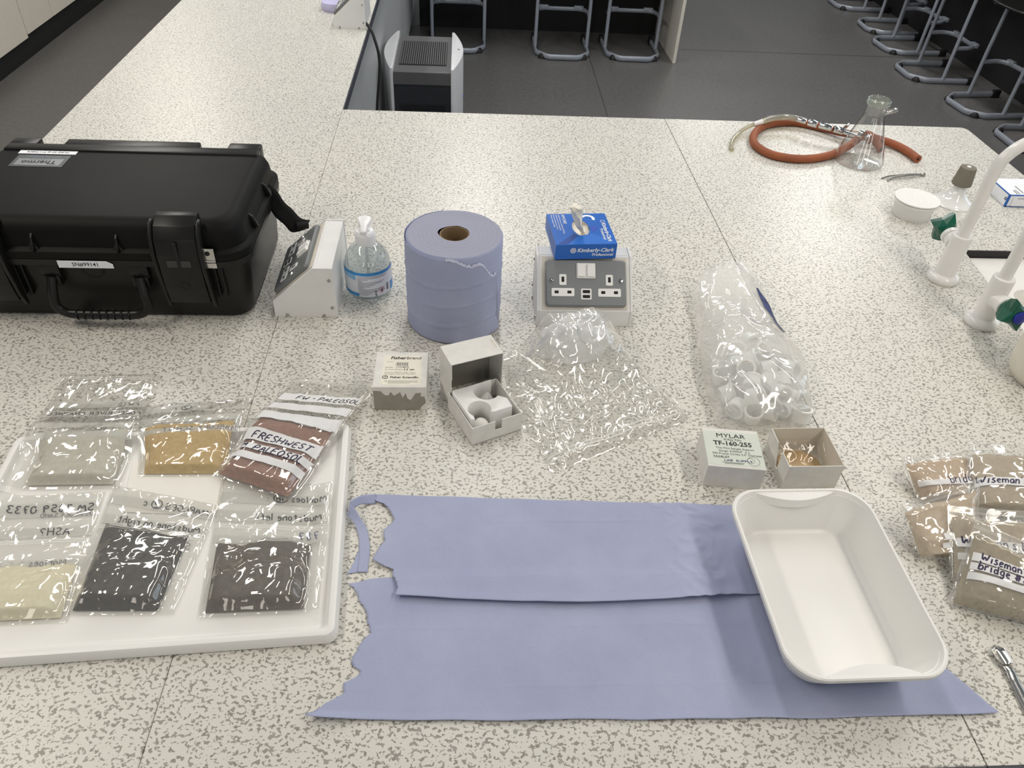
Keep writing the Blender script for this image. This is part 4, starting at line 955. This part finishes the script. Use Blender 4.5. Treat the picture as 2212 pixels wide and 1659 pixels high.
# large clear zip bag in the middle
def film_sheet(name, mat, parent, fn, nu=90, nv=90): return MB().grid(fn, nu, nv).build(name, mat, parent, 75)
cbag = thing('clear_zip_bag', 'large crumpled clear zip bag between the socket pedestal and the film boxes', 'zip bag', (.22, 1.0, BZ))
o_ = Vector(cbag.location)
cq = [P(1190,1024)-o_, P(1494,906)-o_, P(1318,730)-o_, P(1078,775)-o_]
def cb_base(u, v):
    p = (cq[0]*(1-u)+cq[1]*u)*(1-v)+(cq[3]*(1-u)+cq[2]*u)*v
    return p + Vector((-.012,0,0))*math.sin(math.pi*v)*(1-u) + Vector((.006*N3(v*3,1)*(abs(2*u-1)**4), .006*N3(u*3,4)*(v**4), 0))
def cb_h(u, v):
    e = ss(0,.08,u)*ss(0,.08,1-u)*ss(0,.05,v)*ss(0,.06,1-v)
    lump = .078*ss(.45,.80,v)*(1-ss(.94,1,v))*math.exp(-((u-.56)/.36)**4)
    r1 = 1-2*abs(N3(u*4,v*4,2)); r2 = 1-2*abs(N3(u*9+2,v*9,5))
    return e*(.006+lump+.010*max(0,r1)*(.4+v)+.004*max(0,r2)+.004*N3(u*6,v*6,9))
film_sheet('film', FILM_BIG, cbag, lambda u, v: cb_base(u,v)+Vector((0,0,.001+max(0,cb_h(u,v)))))
film_sheet('film', FILM_FLAT, cbag, lambda u, v: cb_base(u,v)+Vector((0,0,.0006)), 20, 20)
for vv, wv in ((.055,.012), (.085,.010)):
    MB().grid(lambda u, v: cb_base(.01+.98*u, vv+wv*v)+Vector((0,0,.0016+max(0,cb_h(.01+.98*u,vv+wv*v)))), 60, 2).build('zip_seal', STRIP_ZIP, cbag, 75)
gm = m_strip('green_scribble', .55, (90,150,140))
hwm = MB(); handwriting(hwm, 'L . . 3', .0035, lambda s, t: cb_base(.52+s/.26, .72-s/.22+t/.3)+Vector((0,0,.0022+max(0,cb_h(.52+s/.26,.72-s/.22+t/.3)))), .001, 3); hwm.build('green_marking', gm, cbag)
# inner liner bag swollen under the clear film
ib = thing('liner_bag', 'white translucent liner bag bunched inside the clear zip bag', 'bag', (.208, 1.105, BZ))
def blob(rx, ry, rz, seed, cx_=0, cy_=0, rot=0):
    def f_(u, v):
        a = 2*math.pi*u; b_ = math.pi*v*.5
        d = Vector((math.cos(a)*math.cos(b_), math.sin(a)*math.cos(b_), math.sin(b_)))
        k = 1+.22*N3(d.x*2+seed,d.y*2,d.z*2)+.10*(1-2*abs(N3(d.x*4+seed,d.y*4,d.z*4)))
        x, y = d.x*rx*k, d.y*ry*k
        return (cx_+x*math.cos(rot)-y*math.sin(rot), cy_+x*math.sin(rot)+y*math.cos(rot), .001+d.z*rz*k)
    return f_
MB().grid(blob(.066,.040,.068,3,0,.0,.25), 60, 26).build('bunch', FOAM, ib, 75)
MB().grid(blob(.052,.034,.054,8,-.004,.004,.2), 50, 20).build('filling', pm('white_wadding', (236,238,240), .9, bscale=60, bstr=.5, bdist=.004), ib, 75)

# bag of sample cups
rbag = thing('cup_bag', 'tall clear bag of white plastic sample cups behind the film boxes', 'bag', (.52, 1.03, BZ))
o_ = Vector(rbag.location)
ax = [P(1658,938), P(1650,905), P(1640,860), P(1628,815), P(1608,770), P(1592,730), P(1580,690), P(1572,660), P(1568,640)]   # centre line on the bench
hw_ = [.062,.090,.098,.098,.092,.086,.080,.074,.060]; ht_ = [.030,.058,.068,.068,.062,.056,.054,.056,.050]
axc = catmull([p-o_ for p in ax], 6)
def interp(L, v):
    i = v*(len(L)-1); k = min(int(i), len(L)-2); t = i-k; t = t*t*(3-2*t)*.5+t*.5; return L[k]*(1-t)+L[k+1]*t
def rb_pt(u, v, shrink=1.0):
    i = v*(len(axc)-1); k = min(int(i), len(axc)-2); c_ = axc[k].lerp(axc[k+1], i-k)
    a = math.pi*(1-u); w_ = interp(hw_, v)*shrink; h_ = interp(ht_, v)*shrink
    f = 1+.09*N3(u*4, v*5, 3)+.05*(1-2*abs(N3(u*6, v*7, 7)))
    z = math.sin(a)**.75*h_*f*ss(0,.05,v+.012)
    tilt = .030*ss(.70,1,v)
    return c_+Vector((.92*math.cos(a)*w_*f, .10*math.cos(a)*w_+tilt, .0008+z+.012*ss(.78,1,v)))
film_sheet('film', FILM_MILK, rbag, rb_pt, 80, 110)
def rb_in(u, v): return rb_pt(.1+.8*u, .30+.68*v, .93) if True else None
MB().grid(lambda u, v: rb_pt(.12+.70*u, .36+.60*v, .88+.05*N3(u*6,v*6,1)), 50, 50).build('film_fold', FILM_MILK, rbag, 75)
MB().grid(lambda u, v: rb_pt(.735+.10*u*(.25+.75*math.sin(math.pi*v)), .50+.32*v)+Vector((.0006,-.0008,.0016)), 8, 24).build('printed_label', pm('navy_print', (52,60,104), .5, var=.5, vscale=70), rbag, 75)
cupr = random.Random(4); placed = []
ck = thing('sample_cup', 'white open plastic sample cup inside the clear bag', 'cup', (0,0,0), 0, 'sample cups in the clear bag')
MB().lathe([(.0125,-.011),(.0150,-.011),(.0150,.007),(.0165,.0075),(.0165,.011),(.0125,.011),(.0125,-.011)], 26, cap0=False, cap1=False).build('ring', CUP, ck, 40)
first = True
for tries in range(6000):
    v = cupr.uniform(.03,.47); u = cupr.uniform(.09,.91); lvl = cupr.choice((.018,.018,.043,.05))
    p = rb_pt(u, v); ztop = p.z; a = math.pi*(1-u)
    k = min(len(axc)-1, int(v*(len(axc)-1))); cpos = axc[k]+Vector((math.cos(a)*interp(hw_,v)*.74, 0, 0))
    top = interp(ht_,v)*math.sin(math.acos(max(-1,min(1,math.cos(a)*.82))))
    if lvl+.012 > top: continue
    q = Vector((cpos.x+o_.x, cpos.y+o_.y, BZ+lvl))
    if q.y < .908: continue
    if any((q-r_).length < .0272 for r_ in placed): continue
    placed.append(q); o = ck if first else copy_tree(ck); first = False
    o.location = q; o.rotation_euler = (cupr.uniform(-1.3,1.3), cupr.uniform(-1.3,1.3), cupr.uniform(0,6)) if lvl > .02 else (cupr.choice((0,0,1.57,1.2)), cupr.uniform(-.3,.3), cupr.uniform(0,6))
    if len(placed) >= 46: break

# ================================================================== blue paper towels
def poly_at(L, t):
    i = t*(len(L)-1); k = min(int(i), len(L)-2); return L[k].lerp(L[k+1], i-k)
def resamp(L, n=60):
    d = [0]
    for i in range(len(L)-1): d.append(d[-1]+(L[i+1]-L[i]).length)
    out = []
    for j in range(n+1):
        s_ = d[-1]*j/n; k = max(i for i in range(len(L)-1) if d[i] <= s_+1e-9); t = (s_-d[k])/max(1e-9, d[k+1]-d[k]); out.append(L[k].lerp(L[k+1], min(1,t)))
    return out
tw1 = thing('paper_towel', 'lower blue paper towel sheet spread under the white tub', 'paper towel', (.24, .5, BZ)); o_ = Vector(tw1.location)
def pxl(L): return [P(x,y)-o_ for x,y in L]
Lb = resamp(pxl([(752,1262),(770,1278),(776,1300),(792,1322),(794,1345),(801,1368),(778,1392),(770,1410),(758,1428),(762,1440),(778,1450),(774,1462),(741,1478),(742,1500),(718,1512),(690,1530),(661,1554)]), 90)
Rb = resamp(pxl([(1800,1235),(1880,1290),(1960,1370),(2030,1436),(2085,1480),(2155,1541)]), 90)
def low(u, v):
    a = poly_at(Lb, v); b = poly_at(Rb, v); j = Vector((.0022*N3(v*40,2)+.0014*N3(v*110,5)+.0009*N3(v*260,6), .0008*N3(v*60,7), 0))*(1-ss(0,.03,u))
    p = a.lerp(b, u)+j
    p.y += -.010*ss(.80,1,v)*(math.sin(math.pi*u)**.5)*.5 + .0025*N3(u*9,11)*ss(.9,1,v)
    if v < .25: p.y += .008*(1-v/.25)*math.sin(math.pi*min(1,u*6))*ss(0,.04,u)
    z = .0012+.0011*N3(p.x*9,p.y*14,3)+.0007*N3(p.x*30,p.y*35,6)+.0040*ss(.94,1,v)*(.35+.65*abs(N3(u*5,3)))+.007*ss(.93,1,v)*(1-ss(0,.10,u))
    for yy in (.095, .035, -.045): z += .0009*math.exp(-((p.y-yy-.002*N3(p.x*12,yy*50))/.0016)**2)*(.4+N3(p.x*8,yy*30))
    p.z = max(.0006, z+.0004); return p
MB().grid(low, 170, 100).build('sheet', TOWEL, tw1, 60, thick=.0004)
tw2 = thing('paper_towel', 'upper blue paper towel layer with a torn left edge and curling strip', 'paper towel', (.16, .66, BZ)); o_ = Vector(tw2.location)
Lu = resamp(pxl([(806,1072),(812,1086),(830,1092),(844,1108),(852,1126),(846,1134),(830,1148),(828,1160),(832,1172),(818,1188),(806,1212),(822,1222),(850,1234),(849,1250),(857,1262),(858,1278),(854,1293)]), 90)
Ru = resamp(pxl([(1660,1098),(1700,1140),(1705,1200),(1708,1283)]), 90)
def upf(u, v):
    a = poly_at(Lu, v); b = poly_at(Ru, v); j = Vector((.0020*N3(v*40,12)+.0014*N3(v*120,15)+.0009*N3(v*260,16), 0, 0))*(1-ss(0,.03,u))
    p = a.lerp(b, u)+j
    p.y += -.0135*ss(.55,1,v)*math.sin(math.pi*min(1,u*1.05))+.0015*N3(u*8,21)
    over = ss(.03,.0, p.y+o_.y-.612)     # lies on the lower sheet from here on
    z = .0012+.0042*ss(.62,.50,p.y+o_.y-.0)*0+.0030*ss(.625,.60,p.y+o_.y)+.0010*N3(p.x*10,p.y*14,8)+.0007*N3(p.x*32,p.y*30,2)
    z += .0035*ss(.92,1,v)*(.5+.5*N3(u*4,9))*(1 if u < .9 else .4) + .0028
    for yy in (.042, -.052): z += .0009*math.exp(-((p.y-yy-.002*N3(p.x*12,yy*50))/.0016)**2)*(.4+N3(p.x*8,yy*30))
    under = ss(.55,.62,u)
    z += .005*ss(.66,.75,u)*(1-ss(.80,.86,u))*max(0,1-2*abs(N3(u*26,v*7,4)))*.6
    p.z = max(.0030, z*(1-ss(.84,.90,u))+.0040*ss(.84,.90,u)); return p
us = MB().grid(upf, 170, 90).build('sheet', TOWEL, tw2, 60, thick=.0004)
def ribbon(pts, wid, wdir, n=6):
    cp_ = catmull(pts, n)
    def f_(u, v):
        i = v*(len(cp_)-1); k = min(int(i), len(cp_)-2); p = cp_[k].lerp(cp_[k+1], i-k)
        return p+wdir(v)*(u-.5)*wid*(1+.25*N3(v*9,u*2))
    return MB().grid(f_, 6, 50)
ribbon([P(812,1077,.904)-o_, P(790,1079,.908)-o_, P(766,1086,.917)-o_, P(754,1096,.918)-o_, P(760,1110,.912)-o_, P(776,1130,.906)-o_, P(786,1162,.9022)-o_, P(787,1200,.9018)-o_, P(783,1236,.9018)-o_], .014,
       lambda v: Vector((.15*ss(.2,.5,v)+.85*ss(.35,.6,v), .95*(1-ss(.35,.6,v)), .45*(1-ss(.4,.6,v)))).normalized()).build('torn_strip', TOWEL, us, 60, thick=.0004)
ribbon([P(787,1178,.9012)-o_, P(780,1200,.9012)-o_, P(770,1222,.9012)-o_, P(760,1238,.9012)-o_], .013, lambda v: Vector((1,.2,0)).normalized()).build('torn_strip', TOWEL, us, 60, thick=.0004)

# ================================================================== white tub
tub = thing('plastic_tub', 'white rounded rectangular plastic tub standing on the blue towel', 'tub', (.4725, .561, BZ+.0072), math.radians(.8))
UW, UL, UH = .1000, .1430, .0640
MB().rings([rrect(UW-.030,UL-.034,.030,10,z=.0), rrect(UW-.026,UL-.030,.034,10,z=.0015), rrect(UW-.0075,UL-.0095,.042,10,z=UH-.010), rrect(UW-.0065,UL-.0085,.042,10,z=UH-.006), rrect(UW-.0005,UL-.0005,.044,10,z=UH-.0072), rrect(UW,UL,.044,10,z=UH-.0052),
  rrect(UW-.0003,UL-.0003,.044,10,z=UH-.0014), rrect(UW-.002,UL-.002,.043,10,z=UH), rrect(UW-.0045,UL-.0045,.042,10,z=UH-.0004), rrect(UW-.0060,UL-.0062,.041,10,z=UH-.0035), rrect(UW-.0075,UL-.0080,.041,10,z=UH-.008), rrect(UW-.020,UL-.023,.036,10,z=.016), rrect(UW-.0245,UL-.0275,.032,10,z=.0075), rrect(UW-.031,UL-.034,.026,10,z=.0042)], True, True).build('shell', WHITE_TUB, tub, 45)
for sy in (-1, 1):   # crescent ledges at the two ends
    n = 24; vs = []; fs = []
    for i in range(n+1):
        s_ = -1+2*i/n; x = s_*.062; yo = sy*(UL-.0050); dep = .0155*(1-s_*s_)**1.2
        vs += [(x,yo,UH-.0018), (x,yo-sy*dep,UH-.0026), (x,yo-sy*(dep*.86+.0004),UH-.016-.004*(1-s_*s_))]
    for i in range(n): fs += [(3*i,3*i+3,3*i+4,3*i+1), (3*i+1,3*i+4,3*i+5,3*i+2)]
    MB().add(vs, fs).build('end_ledge', WHITE_TUB, tub, 60)

# ================================================================== spatula
spu = thing('spatula', 'small steel scoop spatula at the right edge below the sand bags', 'spatula', (.680, .43, BZ)); o_ = Vector(spu.location)
c0, c1, c2, c3 = [P(x,y)-o_ for x,y in ((2147,1400),(2170,1440),(2178,1452),(2240,1572))]
c3 = c2+(c3-c2).normalized()*.135
dv = (c1-c0).normalized(); nv_ = Vector((-dv.y, dv.x, 0))
def scoop(u, v):
    p = c0.lerp(c1, v); w_ = .0098*math.sqrt(max(.02, 1-(1-ss(0,.35,v))**2))*(1-.30*ss(.8,1,v)); s_ = (u-.5)*2
    return p+nv_*s_*w_+Vector((0,0,.0020+.0040*abs(s_)**2+.002*v))
MB().grid(scoop, 10, 24).build('scoop', STEEL, spu, 60, thick=.0008)
hd_ = (c3-c2).normalized(); hn = Vector((-hd_.y, hd_.x, 0))
def blade(u, v):
    p = c1.lerp(c3, v); w_ = .0055+.0022*v; s_ = (u-.5)*2
    return p+hn*s_*w_+Vector((0,0,.0048+.0016*ss(0,.06,v)*(1-ss(.06,.14,v))-.0012*s_*s_-.001*v))
MB().grid(blade, 8, 40).build('handle', STEEL, spu, 60, thick=.0016)

# ================================================================== flask, hose, tweezers
fk = thing('filter_flask', 'clear glass filter flask with a side arm, standing by the orange hose', 'flask', (1.082, 1.945, BZ))
MB().lathe([(0,.002),(.056,.001),(.0625,.003),(.0660,.010),(.0640,.020),(.0320,.114),(.0270,.127),(.0252,.138),(.0250,.156)], 64, cap0=False, cap1=False).build('flask_wall', GLASS, fk, 60)
MB().lathe([(.0250,.156),(.0275,.159),(.0310,.164),(.0318,.170),(.0300,.175),(.0262,.176),(.0240,.172),(.0235,.161),(.0235,.156)], 48, cap0=False, cap1=False).build('rim', m_glass('rim_glass', (.86,.90,.82,1), (.55,.62,.5,1), 2.0, .02, .12), fk, 60)
sa = Matrix.Translation((.022,.004,.136)) @ Matrix.Rotation(math.radians(75),4,'Y')
MB().lathe([(.0075,.0),(.0068,.008),(.0062,.014),(.0075,.018),(.0060,.022),(.0072,.026),(.0058,.030),(.0066,.034),(.0045,.039),(.003,.036)], 20, M=sa, cap0=False, cap1=False).build('side_arm', m_glass('arm_glass', (.9,.9,.88,1), (.5,.5,.48,1), 3.0, .02, .1), fk, 60)
hs = thing('rubber_hose', 'coiled orange rubber hose looped behind the flask', 'hose', (.95, 2.07, BZ)); o_ = Vector(hs.location)
hpx = [(1983,344,.911),(1962,328,.911),(1936,314,.912),(1905,303,.914),(1870,294,.918),(1838,290,.917),(1800,282,.913),(1760,272,.911),(1715,264,.911),(1668,267,.911),(1640,278,.911),(1627,297,.911),(1634,315,.911),(1662,332,.911),(1700,341,.911),(1745,343,.911),(1790,336,.911),(1822,322,.913),(1846,306,.924),(1864,292,.938),(1880,293,.936),(1893,308,.920),(1903,323,.911)]
hp_ = catmull([P(x,y,z)-o_ for x,y,z in hpx], 8)
MB().tube(hp_, .0108, 18).build('tube', ORANGE, hs, 60)
for e, d in ((hp_[0], (hp_[0]-hp_[1]).normalized()), (hp_[-1], (hp_[-1]-hp_[-2]).normalized())):
    MB().tube([e-d*.002, e+d*.0004], .0042, 12).build('bore', ORANGE_D, hs)
vt = thing('vacuum_fitting', 'chrome vacuum fitting with yellowed clear tubing lying on the orange hose', 'fitting', (.95, 2.12, BZ)); o_ = Vector(vt.location)
yt = catmull([P(x,y,z)-o_ for x,y,z in ((1582,324,.905),(1579,314,.906),(1586,297,.908),(1606,280,.912),(1630,268,.922),(1646,262,.928))], 7)
MB().tube(yt, .0055, 12).build('clear_tube', YELLOWTUBE, vt, 60)
MB().tube([P(1628,269,.921)-o_, P(1652,261,.929)-o_], .0075, 12).build('tube_joint', WHITE_PLASTIC, vt, 50)
MB().tube(catmull([P(x,y,z)-o_ for x,y,z in ((1648,262,.929),(1672,255,.934),(1700,253,.935),(1724,257,.934),(1740,262,.933))], 6), .0085, 14).build('clear_tube', YELLOWTUBE, vt, 60)
cpx = [(1722,258,.9365),(1742,263,.9365),(1746,264,.9365),(1766,269,.9365),(1770,270,.9365),(1798,277,.9365),(1801,278,.9365),(1822,284,.932)]
for (i, r_) in ((0,.0065),(2,.0095),(4,.0088),(6,.0095)):
    a_, b_ = P(*cpx[i])-o_, P(*cpx[i+1])-o_; d_ = (b_-a_)
    MB().tube([a_, a_+d_*.06, a_+d_*.94, b_], [r_*.9, r_, r_, r_*.9], 16).build('chrome_sleeve', CHROME, vt, 50)
a_ = P(1822,284,.932)-o_
MB().tube([a_, P(1845,291,.936)-o_, P(1876,296,.94)-o_], .007, 12).build('chrome_stem', CHROME, vt, 50)
MB().box(-.012,.012,-.002,.002,-.005,.005,.0015, M=Matrix.Translation(a_+Vector((.006,.006,.012))) @ Matrix.Rotation(.5,4,'Z') @ Matrix.Rotation(-.4,4,'Y')).build('wing_lever', STEEL, vt, 40)
for k, (x, y, z) in enumerate(((1862,292,.946),(1876,300,.930))):
    MB().lathe([(.0115,-.006),(.0135,-.006),(.0135,.006),(.0115,.006)], 24, M=Matrix.Translation(P(x,y,z)-o_) @ Matrix.Rotation(math.pi/2,4,'X') @ Matrix.Rotation(.5,4,'Y')).build('hose_clamp', CHROME, vt, 40)
twz = thing('tweezers', 'small steel tweezers lying between the flask and the filter funnel', 'tweezers', (1.178, 1.867, BZ)); o_ = Vector(twz.location)
e0 = P(1992,377,.904)-o_
for k, (px_, py_, bx_, by_) in enumerate(((1912,380,1905,385), (1922,383,1917,390))):
    pts = [e0, P(1960,377+2*k,.9075)-o_, P(px_+8,py_,.905)-o_, P(bx_,by_,.9015)-o_]
    MB().tube(catmull(pts, 6), .0026, 8, flat=1.0).build('arm', DULL_STEEL, twz, 50)
MB().box(-.004,.008,-.0042,.0042,-.0025,.0035,.001, M=Matrix.Translation(e0)).build('joint', DULL_STEEL, twz, 40)

# ================================================================== filter funnel, cone funnel, carton, beaker
ff_ = thing('filter_funnel', 'round white filter funnel top with a flat perforated disc, beside the cone funnel', 'filter funnel', (1.1005, 1.652, BZ))
MB().lathe([(0,.0),(.0420,.0),(.0435,.003),(.0465,.030),(.0500,.034),(.0512,.036),(.0512,.0405),(.0500,.041),(.0,.041)], 56).build('cup', WHITE_PLASTIC, ff_, 35)
MB().lathe([(.0505,.0408),(.0512,.0414),(.0512,.0424),(.0505,.043)], 56, cap0=False, cap1=False).build('steel_band', DULL_STEEL, ff_, 40)
dk = MB().lathe([(0,.0425),(.0520,.0425),(.0525,.0435),(.0520,.0452),(.0,.0455)], 56).build('disc', FRIT, ff_, 35)
MB().arc((.029,-.0352,.012), (.77,.64,0), (0,.05,1), .0018, .0032).build('maker_mark', INK_GREY, ff_)
fu = thing('cone_funnel', 'upturned white glazed funnel with a grey rubber stopper', 'funnel', (1.244, 1.722, BZ))
MB().lathe([(.0500,.0),(.0508,.001),(.0500,.003),(.0440,.0065),(.0330,.014),(.0235,.024),(.0165,.036),(.0135,.046),(.0130,.056),(.0,.056)], 56, cap0=False).build('funnel_body', PORCELAIN, fu, 60)
stp = MB().lathe([(0,.050),(.0225,.050),(.0236,.052),(.0190,.0935),(.0178,.0950),(.0,.0950)], 40).build('stopper', STOPPER, fu, 35)
MB().lathe([(0,.0945),(.0055,.0945),(.0055,.0970),(.004,.0980),(0,.0980)], 20).build('stem_tip', PORCELAIN, fu, 40)
ct = thing('glove_carton', 'white carton with blue edges at the right edge of the worktop', 'carton', (1.371, 1.705, BZ))
MB().box(0,.150,0,.095,0,.032,.0008).build('carton_body', WHITE_PRINT, ct)
be = MB(); be.box(-.0004,.150,-.0004,.0022,.0300,.0324).box(-.0004,.0022,0,.095,.0302,.0324).box(-.0006,.0040,-.0006,.0040,.0,.0322).box(0,.150,-.0006,.001,.0,.0022); be.build('blue_edge', BLUE_EDGE, ct)
fp_ = MB(); rr_ = [(p.x,p.y) for p in rrect(.066,.0125,.004,4,(.078,.0160))]; fp_.prism(rr_, -.0032, -.0010, 'xz'); fp_.build('front_flap', WHITE_PRINT, ct, 30)
pr_ = MB(); pr_.quadp((0,-.0034,0), (1,0,0), (0,0,1), .022, .042, .0235, .0252); pr_.quadp((0,0,.0326), (1,0,0), (0,1,0), .040, .043, .012, .050); pr_.quadp((0,0,.0326), (1,0,0), (0,1,0), .022, .025, .006, .026); pr_.quadp((0,0,.0326), (1,0,0), (0,1,0), .029, .031, .006, .030); pr_.build('carton_print', INK_GREY, ct)
MB().arc((-.0008,.0085,.0185), (0,1,0), (0,0,1), .0018, .0040).build('side_mark', INK_BLUEGREY, ct)
bk = thing('plastic_beaker', 'cream plastic beaker cut off by the right edge below the taps', 'beaker', (1.070, 1.030, BZ))
MB().lathe([(0,.0),(.050,.0),(.058,.004),(.064,.02),(.066,.05),(.064,.10),(.066,.112),(.064,.112),(.061,.10),(.062,.05),(.058,.012),(0,.008)], 48).build('body', pm('cream_plastic', (224,218,204), .5), bk, 50)

# ================================================================== taps
def make_tap(label, loc, hdir, cap):
    t = thing('swan_neck_tap', label, 'tap', loc, 0, 'swan neck taps')
    MB().lathe([(0,0),(.0300,0),(.0325,.004),(.0325,.010),(.0290,.0155),(.0215,.0185),(.0205,.022),(.0205,.104),(.0195,.108),(.0130,.1085)], 40).build('body', WHITE_ENAMEL, t, 40)
    arc_ = [(0,0,.104),(0,0,.16),(0,0,.225)] + [(.072-.072*math.cos(a), 0, .245+.072*math.sin(a)) for a in [math.pi*k/12 for k in range(1,13)]] + [(.144,0,.20),(.144,0,.17)]
    MB().tube(catmull(arc_, 4), .0120, 18).build('spout', WHITE_ENAMEL, t, 60)
    ax_ = Vector((0, hdir, .12)).normalized(); x_ = Vector((1,0,0)); y_ = ax_.cross(x_)
    zc = .082 if hdir > 0 else .062
    Mh = Matrix(((x_.x,y_.x,ax_.x,0),(x_.y,y_.y,ax_.y,0),(x_.z,y_.z,ax_.z,zc),(0,0,0,1)))
    MB().lathe([(.019,.012),(.0165,.022),(.0165,.031),(.0185,.032),(.0185,.041),(.0165,.0425),(.0,.0425)], 32, M=Mh).build('valve_neck', WHITE_ENAMEL, t, 40)
    kn = MB(); rings = []
    for z, ra, rb_ in ((.0425,.0165,.0165), (.052,.0260,.0190), (.070,.0345,.0185), (.080,.0320,.0170), (.0835,.0230,.0135)):
        rings.append([Mh @ Vector(((ra if k % 2 == 0 else rb_)*math.cos(2*math.pi*k/8+.3), (ra if k % 2 == 0 else rb_)*math.sin(2*math.pi*k/8+.3), z)) for k in range(8)])
    kn.rings(rings, True, True); k_ = kn.build('knob', TAP_GREEN, t)
    MB().lathe([(0,.0830),(.0125,.0830),(.0125,.0860),(.011,.0870),(0,.0870)], 24, M=Mh).build('knob_cap', cap, k_, 40)
    return t
make_tap('far white swan neck tap with its green knob pointing away', (1.0385, 1.362, BZ), 1, TAP_GREEN)
make_tap('near white swan neck tap with green knob and blue cap toward the viewer', (1.0415, 1.2035, BZ), -1, TAP_BLUE)

# water drops on the worktop near the taps
drop = MB().lathe([(.0032,0),(.0030,.0007),(.0018,.0012),(0,.0013)], 16, cap0=False).build('water_drop', m_glass('water', (.98,.98,.98,1), (.8,.8,.8,1), 2.5, .01), None, 60)
for k, (x, y) in enumerate(((1933,557),(1787,545),(1872,594),(1968,535))):
    o = drop if k == 0 else drop.copy()
    if k: C.objects.link(o)
    o.location = P(x, y, BZ); o.scale = (1,1,1) if k != 2 else (1.6,.8,1)
    tag(o, ('tiny water drop on the worktop left of the far tap', 'tiny water drop on the bare worktop above the cup bag', 'elongated water drop on the worktop between cup bag and tap', 'tiny water drop closest to the green knob of the far tap')[k], 'water drop', 'water drops near the taps')
